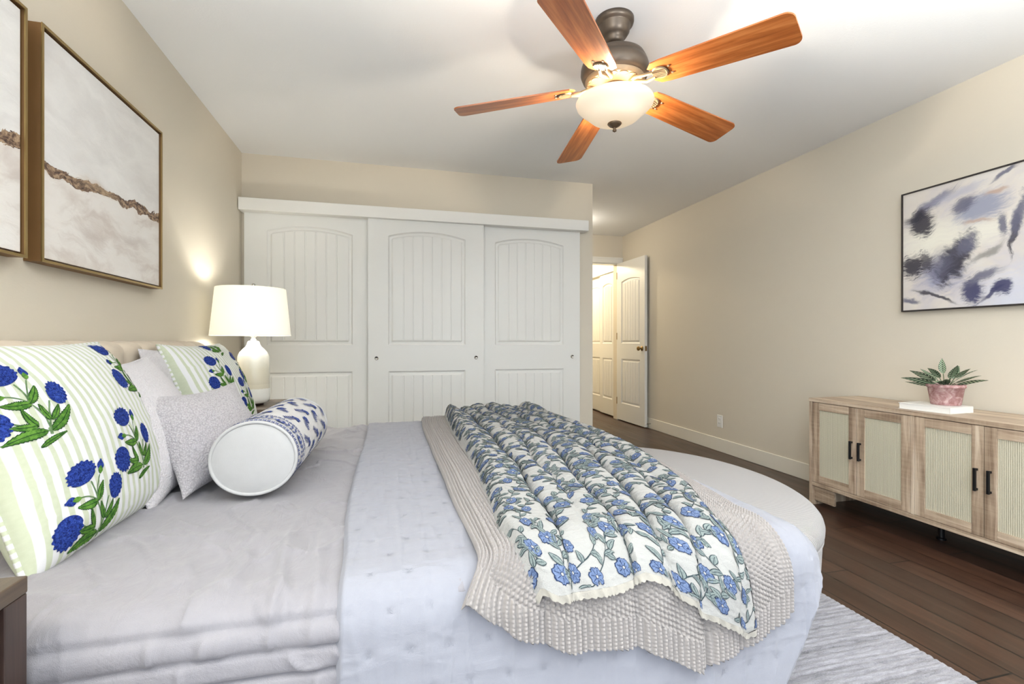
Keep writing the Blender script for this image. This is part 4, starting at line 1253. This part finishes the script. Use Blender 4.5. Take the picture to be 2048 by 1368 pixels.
# decorative ring under the housing with little ovals
b = MB(); b.lathe([(.128, -.2655), (.128, -.272), (.120, -.285), (.092, -.290), (.060, -.292), (0, -.293)], n=60)
for k in range(15):
    a_ = 2*PI*k/15; c = Vector((.106*math.cos(a_), .106*math.sin(a_), -.2875))
    r_ = Vector((math.cos(a_), math.sin(a_), 0)); t_ = Vector((-math.sin(a_), math.cos(a_), 0))
    b.tube([c+r_*(.012*math.cos(q))+t_*(.019*math.sin(q)) for q in np.linspace(0, 2*PI, 17)[:-1]], .0022, 6, closed=True)
fb(b, 'vent_ring', 'bronze_light', autos=.7)
b = MB(); b.lathe([(0, -.293), (.055, -.293), (.058, -.30), (.050, -.318), (.045, -.345), (0, -.346)], n=40); fb(b, 'light_fitter', 'bronze_light', smooth=True)
def bowl_mat():
    N = NT('bowl_glass'); out = N.n['Material Output']
    tr = N.add('ShaderNodeBsdfTranslucent'); tr.inputs[0].default_value = lin(255, 240, 214)
    N.color(lin(250, 240, 222)); N.rough(.35)
    n = N.noise(N.coord(), 9, 3)
    N.b.inputs['Emission Color'].default_value = lin(255, 234, 200); N.b.inputs['Emission Strength'].default_value = .2
    mx = N.add('ShaderNodeMixShader'); mx.inputs[0].default_value = .025
    N.link(N.b.outputs[0], mx.inputs[1]); N.link(tr.outputs[0], mx.inputs[2]); N.link(mx.outputs[0], out.inputs[0])
    return N.done()
bowl_mat()
bp = [(.150, -.352), (.164, -.355), (.168, -.362), (.163, -.376), (.150, -.390), (.134, -.402), (.119, -.416), (.104, -.430), (.082, -.442), (.055, -.4495), (.02, -.453), (0, -.453)]
b = MB(); b.lathe(bp+[(0, -.449), (.055, -.4455), (.10, -.427), (.130, -.400), (.158, -.374), (.162, -.362), (.150, -.352)], n=88); bw = fb(b, 'light_bowl', 'bowl_glass', smooth=True)
bw['label'] = 'frosted glass bowl, lit'
b = MB(); b.lathe([(0, -.448), (.030, -.4505), (.031, -.454), (.024, -.462), (.010, -.470), (.005, -.474), (.0085, -.480), (.0085, -.486), (0, -.491)], n=32); fb(b, 'finial', 'fan_finial', smooth=True)
# blades: root to tip with rounded ends and a horseshoe notch round the iron
Rt = .715; r0 = .185
def blade_outline():
    pts = []
    w0, w1 = .062, .076
    cr_ = .03
    # tip with rounded corners
    pts += [(r0-.012, -w0*.55), (r0+.012, -w0*.95), (r0+.05, -w0*1.03)]
    pts += [(Rt-cr_, -w1)] + [(Rt-cr_+cr_*math.sin(a), -w1+cr_-cr_*math.cos(a)) for a in np.linspace(.2, PI/2, 6)]
    pts += [(Rt-cr_+cr_*math.cos(a), w1-cr_+cr_*math.sin(a)) for a in np.linspace(0, PI/2-.2, 6)] + [(Rt-cr_, w1)]
    pts += [(r0+.05, w0*1.03), (r0+.012, w0*.95), (r0-.012, w0*.55)]
    # notch
    for a in np.linspace(PI-1.15, -PI+1.15, 17)[0:0]: pass
    cx_ = r0+.030; rn = .038
    for a in np.linspace(2.45, -2.45, 21): pts.append((cx_+rn*math.cos(a), rn*.86*math.sin(a)))
    return pts
bo = blade_outline()
for k in range(5):
    ang = math.radians(-58.5+72*k)
    droop = math.atan2(.055, Rt-.12); pitch = math.radians(-13)
    M = Matrix.Rotation(ang, 4, 'Z') @ Matrix.Translation((0, 0, -.288)) @ Matrix.Rotation(droop, 4, 'Y') @ Matrix.Rotation(pitch, 4, 'X')
    b = MB()
    # triangulated by ear clipping in Blender for the notched face
    b.prism(bo, -.003, .003)
    bl = fb(b, 'blade', 'fan_wood', bevel=0)
    bl.matrix_local = M
    bi = MB()
    bi.lathe([(0, -.001), (.030, -.001), (.034, -.004), (.030, -.009), (.024, -.007), (0, -.007)], (r0+.030, 0, 0), 30)
    for q in range(-2, 3): bi.tube([(r0+.006, q*.009, -.009), (r0+.054, q*.009+.006, -.009)], .0015, 5)
    bi.tube([(.075, 0, .006), (.11, .014, .0), (.15, .020, -.010), (r0+.005, .014, -.007)], [.010, .008, .007, .006], 8)
    bi.tube([(.075, 0, .006), (.11, -.014, .0), (.15, -.020, -.010), (r0+.005, -.014, -.007)], [.010, .008, .007, .006], 8)
    bi.box((r0+.01, -.03, .0032), (r0+.085, .03, .008))
    for sx_, sy_ in ((.075, .02), (.075, -.02)): bi.lathe([(0, -.006), (.004, -.006), (.005, -.0035), (.005, -.003)], (r0+sx_, sy_, 0), 10)
    iron = bi.build('blade_iron', 'bronze_light', bl, autos=.7)
fl_ = point('fan_light', (FC.x, FC.y, 2.44-.352), 62, (1.0, .87, .70), .03)
for k in range(3):
    a_ = 2*PI*k/3; b = MB(); b.lathe([(0, -.015), (.014, -.012), (.019, 0), (.012, .02), (0, .03)], (.07*math.cos(a_), .07*math.sin(a_), -.385), 16); fb(b, 'bulb', 'bulb_glow', smooth=True)

# ------------------------------------------------------------------ paintings
plain('gilt', lin(176, 150, 98), .35, .85, mottle=.25)
plain('gilt_side', lin(140, 104, 64), .55, .5, mottle=.3)
plain('frame_black', lin(44, 38, 36), .5)
class Canvas(NT):
    def setup(self, base):
        tc = self.add('ShaderNodeTexCoord'); self.uvv = tc.outputs['UV']
        n = self.add('ShaderNodeTexNoise'); n.inputs['Scale'].default_value = 9; n.inputs['Detail'].default_value = 5
        self.link(self.uvv, n.inputs['Vector'])
        vm = self.add('ShaderNodeVectorMath', operation='SUBTRACT'); self.link(n.outputs['Color'], vm.inputs[0]); vm.inputs[1].default_value = (.5, .5, .5)
        vs = self.add('ShaderNodeVectorMath', operation='SCALE'); self.link(vm.outputs[0], vs.inputs[0]); vs.inputs[3].default_value = .085
        va = self.add('ShaderNodeVectorMath', operation='ADD'); self.link(self.uvv, va.inputs[0]); self.link(vs.outputs[0], va.inputs[1])
        self.wv = va.outputs[0]; self.c = base
    def stroke(self, cx, cy, rx, ry, ang, col, soft=.5, amt=1.0, streak=None):
        mp = self.add('ShaderNodeMapping', vector_type='TEXTURE')
        mp.inputs['Location'].default_value = (cx, cy, 0); mp.inputs['Rotation'].default_value = (0, 0, ang); mp.inputs['Scale'].default_value = (rx, ry, 1)
        self.link(self.wv, mp.inputs[0])
        s = self.sep(mp.outputs[0])
        l = self.math('SQRT', self.math('ADD', self.math('MULTIPLY', s[0], s[0]), self.math('MULTIPLY', s[1], s[1])))
        if streak is None: streak = .55
        v2 = self.add('ShaderNodeVectorMath', operation='MULTIPLY'); self.link(mp.outputs[0], v2.inputs[0]); v2.inputs[1].default_value = (1.3, 6, 1)
        nn = self.noise(v2.outputs[0], 1.6, 4, .65)
        l = self.math('ADD', l, self.math('MULTIPLY', self.math('SUBTRACT', nn, .5), streak*2))
        mr = self.add('ShaderNodeMapRange', interpolation_type='SMOOTHSTEP'); mr.inputs['From Min'].default_value = 1.0; mr.inputs['From Max'].default_value = 1-soft
        mr.inputs['To Min'].default_value = 0; mr.inputs['To Max'].default_value = amt
        self.link(l, mr.inputs['Value'])
        self.c = self.mix(mr.outputs[0], self.c, col)
# beach-like pair, uv in metres; u from near edge to far edge, v up
def pair_mat(name, seed):
    N = Canvas(name); N.setup(None)
    v = N.add('ShaderNodeMapping'); v.inputs['Scale'].default_value = (1.5, 4, 1); v.inputs['Location'].default_value = (seed, seed, 0); N.link(N.wv, v.inputs[0])
    n = N.noise(v.outputs[0], 2.2, 5, .6, .5)
    n2 = N.noise(v.outputs[0], 9, 4, .6)
    up = N.ramp(n, [(.3, lin(222, 219, 216)), (.7, lin(240, 238, 235))])
    dn = N.ramp(n, [(.35, lin(212, 202, 194)), (.5, lin(234, 229, 223)), (.75, lin(240, 237, 233))])
    s = N.sep(N.wv)
    lev = N.math('SUBTRACT', s[1], N.math('ADD', N.math('MULTIPLY', s[0], .04), N.math('ADD', .283, N.math('MULTIPLY', N.math('SUBTRACT', n, .5), .03))))
    f = N.math('GREATER_THAN', lev, 0)
    N.c = N.mix(f, dn, up)
    al = N.math('ABSOLUTE', lev)
    n3 = N.noise(v.outputs[0], 14, 5, .7, 1)
    wd = N.math('MULTIPLY', n3, .030)
    band = N.math('LESS_THAN', al, wd)
    bc_ = N.ramp(N.noise(v.outputs[0], 24, 4, .7), [(.38, lin(58, 42, 36)), (.5, lin(124, 98, 80)), (.62, lin(186, 160, 130)), (.75, lin(82, 62, 50))])
    N.c = N.mix(band, N.c, bc_)
    N.stroke(.30, .30, .20, .03, -.05, lin(190, 165, 135), 1.0, .5)
    N.stroke(.25, .12, .16, .05, -.3, lin(196, 184, 176), 1.0, .6); N.stroke(.55, .16, .2, .04, .1, lin(186, 172, 164), 1.0, .5)
    N.color(N.c); N.rough(.6); N.bump(N.math('ADD', n2, n3), .5, .002)
    return N.done()
pair_mat('canvas_shore', 0.0); pair_mat('canvas_shore_near', 3.3)
def wall_art_left(name, y0, y1, z0, z1, dep, mat, label):
    r = empty(name, (LX+.001, (y0+y1)/2, z0), label, 'painting', 'gold-framed abstract canvases over the bed')
    w_, h_ = y1-y0, z1-z0; fr_ = .007
    # frame sides: outer gilt sides darker, front edge brighter
    def fbx(b, a, c): b.box(a, c)
    b = MB()
    D = dep
    b.box((0, -w_/2, 0), (D, -w_/2+fr_, h_)); b.box((0, w_/2-fr_, 0), (D, w_/2, h_))
    b.box((0, -w_/2+fr_, 0), (D, w_/2-fr_, fr_)); b.box((0, -w_/2+fr_, h_-fr_), (D, w_/2-fr_, h_))
    b.build('frame', 'gilt_side', r)
    b = MB(); e = .0012
    b.box((D, -w_/2-e, -e), (D+.003, -w_/2+fr_+.001, h_+e)); b.box((D, w_/2-fr_-.001, -e), (D+.003, w_/2+e, h_+e))
    b.box((D, -w_/2+fr_, -e), (D+.003, w_/2-fr_, fr_)); b.box((D, -w_/2+fr_, h_-fr_), (D+.003, w_/2-fr_, h_+e))
    b.build('frame_edge', 'gilt', r)
    b = MB().box((.002, -w_/2+fr_, fr_), (.010, w_/2-fr_, h_-fr_)); b.build('backing', 'dark_gap', r)
    g = .014; x = D-.006
    b = MB()
    a0, a1, c0, c1 = -w_/2+g, w_/2-g, g, h_-g
    b.add([(x, a0, c0), (x, a1, c0), (x, a1, c1), (x, a0, c1)], [(0, 1, 2, 3)], uv=[(0, 0), (a1-a0, 0), (a1-a0, c1-c0), (0, c1-c0)])
    b.add([(.010, a0, c0), (.010, a1, c0), (.010, a1, c1), (.010, a0, c1), (x, a0, c0), (x, a1, c0), (x, a1, c1), (x, a0, c1)], [(0, 1, 5, 4), (1, 2, 6, 5), (2, 3, 7, 6), (3, 0, 4, 7)])
    b.build('canvas', mat, r)
wall_art_left('framed_painting', 1.755, 2.543, 1.275, 2.0, .045, 'canvas_shore', 'abstract shoreline canvas in a deep gold frame, right one of the pair over the bed')
wall_art_left('framed_painting', .905, 1.693, 1.275, 2.0, .045, 'canvas_shore_near', 'abstract shoreline canvas in a gold frame, cut off by the left edge of the view')
# big abstract on the right wall: uv u = 2.195 - y, v = z - 1.21
N = Canvas('canvas_abstract'); N.setup(None)
nb_ = N.noise(N.wv, 3.2, 4, .6, .8)
N.c = N.ramp(nb_, [(.3, lin(206, 200, 202)), (.5, lin(220, 212, 202)), (.7, lin(226, 222, 216))])
Uc = lambda y, z_: (2.195-y, z_-1.21)
DK = lin(48, 46, 60); SL = lin(104, 104, 124); PW = lin(148, 150, 178); CR = lin(238, 234, 218); IN = lin(58, 60, 98); TN = lin(188, 158, 138)
def sk(y, z_, rx, ry, an, col, soft=.7, amt=.9, streak=.5): N.stroke(2.195-y, z_-1.21, rx*1.45, ry*1.6, an, col, soft, amt, streak)
sk(1.66, 1.27, .25, .16, .2, lin(202, 204, 218), 1, .8); sk(1.99, 1.41, .13, .10, .3, PW, .9, .9)
sk(2.02, 1.62, .20, .10, .2, CR, 1, .9); sk(1.79, 1.60, .12, .07, .2, CR, 1, .8)
sk(1.80, 1.735, .11, .065, .2, lin(150, 154, 174), .7, .9); sk(1.876, 1.766, .05, .035, .3, SL, .7)
sk(2.03, 1.81, .15, .022, .55, lin(126, 126, 148), .8); sk(1.90, 1.84, .12, .025, .2, lin(178, 178, 194), .9, .7)
sk(2.086, 1.71, .062, .060, .3, DK, .6, .95, .7); sk(2.11, 1.76, .06, .02, .2, DK, .7)
sk(1.92, 1.48, .065, .12, -.5, DK, .6, .95, .6); sk(1.87, 1.55, .05, .06, -.7, SL, .7); sk(2.00, 1.46, .08, .07, .4, SL, .9, .7)
sk(2.135, 1.475, .06, .055, .3, DK, .6, .95, .8); sk(2.06, 1.50, .035, .05, .3, DK, .6, .8, .8)
sk(1.836, 1.30, .045, .055, .1, IN, .6, .95, .6); sk(1.79, 1.37, .09, .022, .5, SL, .7); sk(1.71, 1.305, .035, .035, .2, IN, .5, .95)
sk(1.75, 1.28, .045, .010, .6, IN, .5); sk(1.73, 1.80, .05, .012, .1, TN, .8, .8); sk(1.81, 1.665, .07, .010, -.1, TN, .8, .7)
sk(1.71, 1.62, .022, .05, .1, SL, .7); sk(1.66, 1.57, .012, .09, -.15, DK, .6); sk(1.645, 1.65, .022, .09, -.2, SL, .7)
sk(1.77, 1.49, .09, .014, .6, lin(150, 146, 140), .8); sk(2.02, 1.29, .10, .008, -.35, DK, .6); sk(2.15, 1.275, .05, .012, -.1, SL, .7)
sk(1.70, 1.875, .05, .010, .5, SL, .6); sk(1.45, 1.6, .12, .12, .3, PW, .9); sk(1.3, 1.4, .1, .14, .1, DK, .7); sk(1.25, 1.75, .12, .05, .4, SL, .8)
N.color(N.c); N.rough(.55); N.bump(nb_, .4, .002); N.done()
r = empty('framed_painting', (RX-.001, 1.60, 1.21), 'large black-framed abstract painting in grey, cream and indigo on the right wall', 'painting')
y0_, y1_, hh = -.60, .595, .705
b = MB(); D = .032; f_ = .008
b.box((-D, y0_, 0), (0, y0_+f_, hh)); b.box((-D, y1_-f_, 0), (0, y1_, hh)); b.box((-D, y0_+f_, 0), (0, y1_-f_, f_)); b.box((-D, y0_+f_, hh-f_), (0, y1_-f_, hh))
b.build('frame', 'frame_black', r)
b = MB(); x = -D+.006
b.add([(x, y0_+f_, f_), (x, y1_-f_, f_), (x, y1_-f_, hh-f_), (x, y0_+f_, hh-f_)], [(0, 3, 2, 1)], uv=[(y1_-(y0_+f_), f_), (f_, f_), (f_, hh-f_), (y1_-(y0_+f_), hh-f_)])
b.box((x+.001, y0_+f_, f_), (-.002, y1_-f_, hh-f_))
b.build('canvas', 'canvas_abstract', r)

# ------------------------------------------------------------------ invented uplighters behind the camera (out of view), added to brighten the ceiling
def uplighter(x, y, label, pw, hh=1.2):
    r = empty('fill_floor_lamp', (x, y, 0), label, 'lamp', 'fill uplighters added behind the viewer')
    MB().lathe([(0, 0), (.14, 0), (.14, .015), (.02, .03), (0, .03)], n=32).build('base', 'black_metal', r, smooth=True)
    MB().tube([(0, 0, .03), (0, 0, hh)], .011, 12).build('pole', 'black_metal', r)
    MB().lathe([(0, hh), (.05, hh+.005), (.11, hh+.03), (.15, hh+.08), (.145, hh+.08), (.10, hh+.035), (0, hh+.01)], n=40).build('bowl_shade', 'black_metal', r, smooth=True)
    l = bpy.data.lights.new('fill_uplight', 'SPOT'); l.energy = pw; l.color = (.92, .97, 1.0); l.spot_size = 2.6; l.spot_blend = .5; l.shadow_soft_size = .08
    o = bpy.data.objects.new('fill_uplight', l); o.location = (x, y, hh+.11); o.rotation_euler = (PI, 0, 0); COL.objects.link(o)
UP1, UP2 = 145, 385
uplighter(-.55, -.3, 'black uplighter floor lamp added as unseen fill behind the viewer, left one', UP1)
uplighter(1.5, -.5, 'black uplighter floor lamp added as unseen fill behind the viewer, right one', UP2)

# invented flush light hidden behind the closet corner, added to lift the dim passage
r = empty('fill_ceiling_light', (2.02, 5.15, CH), 'small round flush fill light added unseen in the passage behind the closet corner', 'ceiling light')
MB().lathe([(0, -.001), (.11, -.001), (.11, -.02), (.10, -.025), (0, -.025)], n=40).build('base', 'plastic_white', r, smooth=True)
MB().lathe([(.095, -.026), (.09, -.05), (.06, -.07), (0, -.078)], n=40).build('diffuser', 'bulb_glow', r, smooth=True)
point('passage_fill', (2.02, 5.15, CH-.13), 5.5, (1, .95, .86), .07)
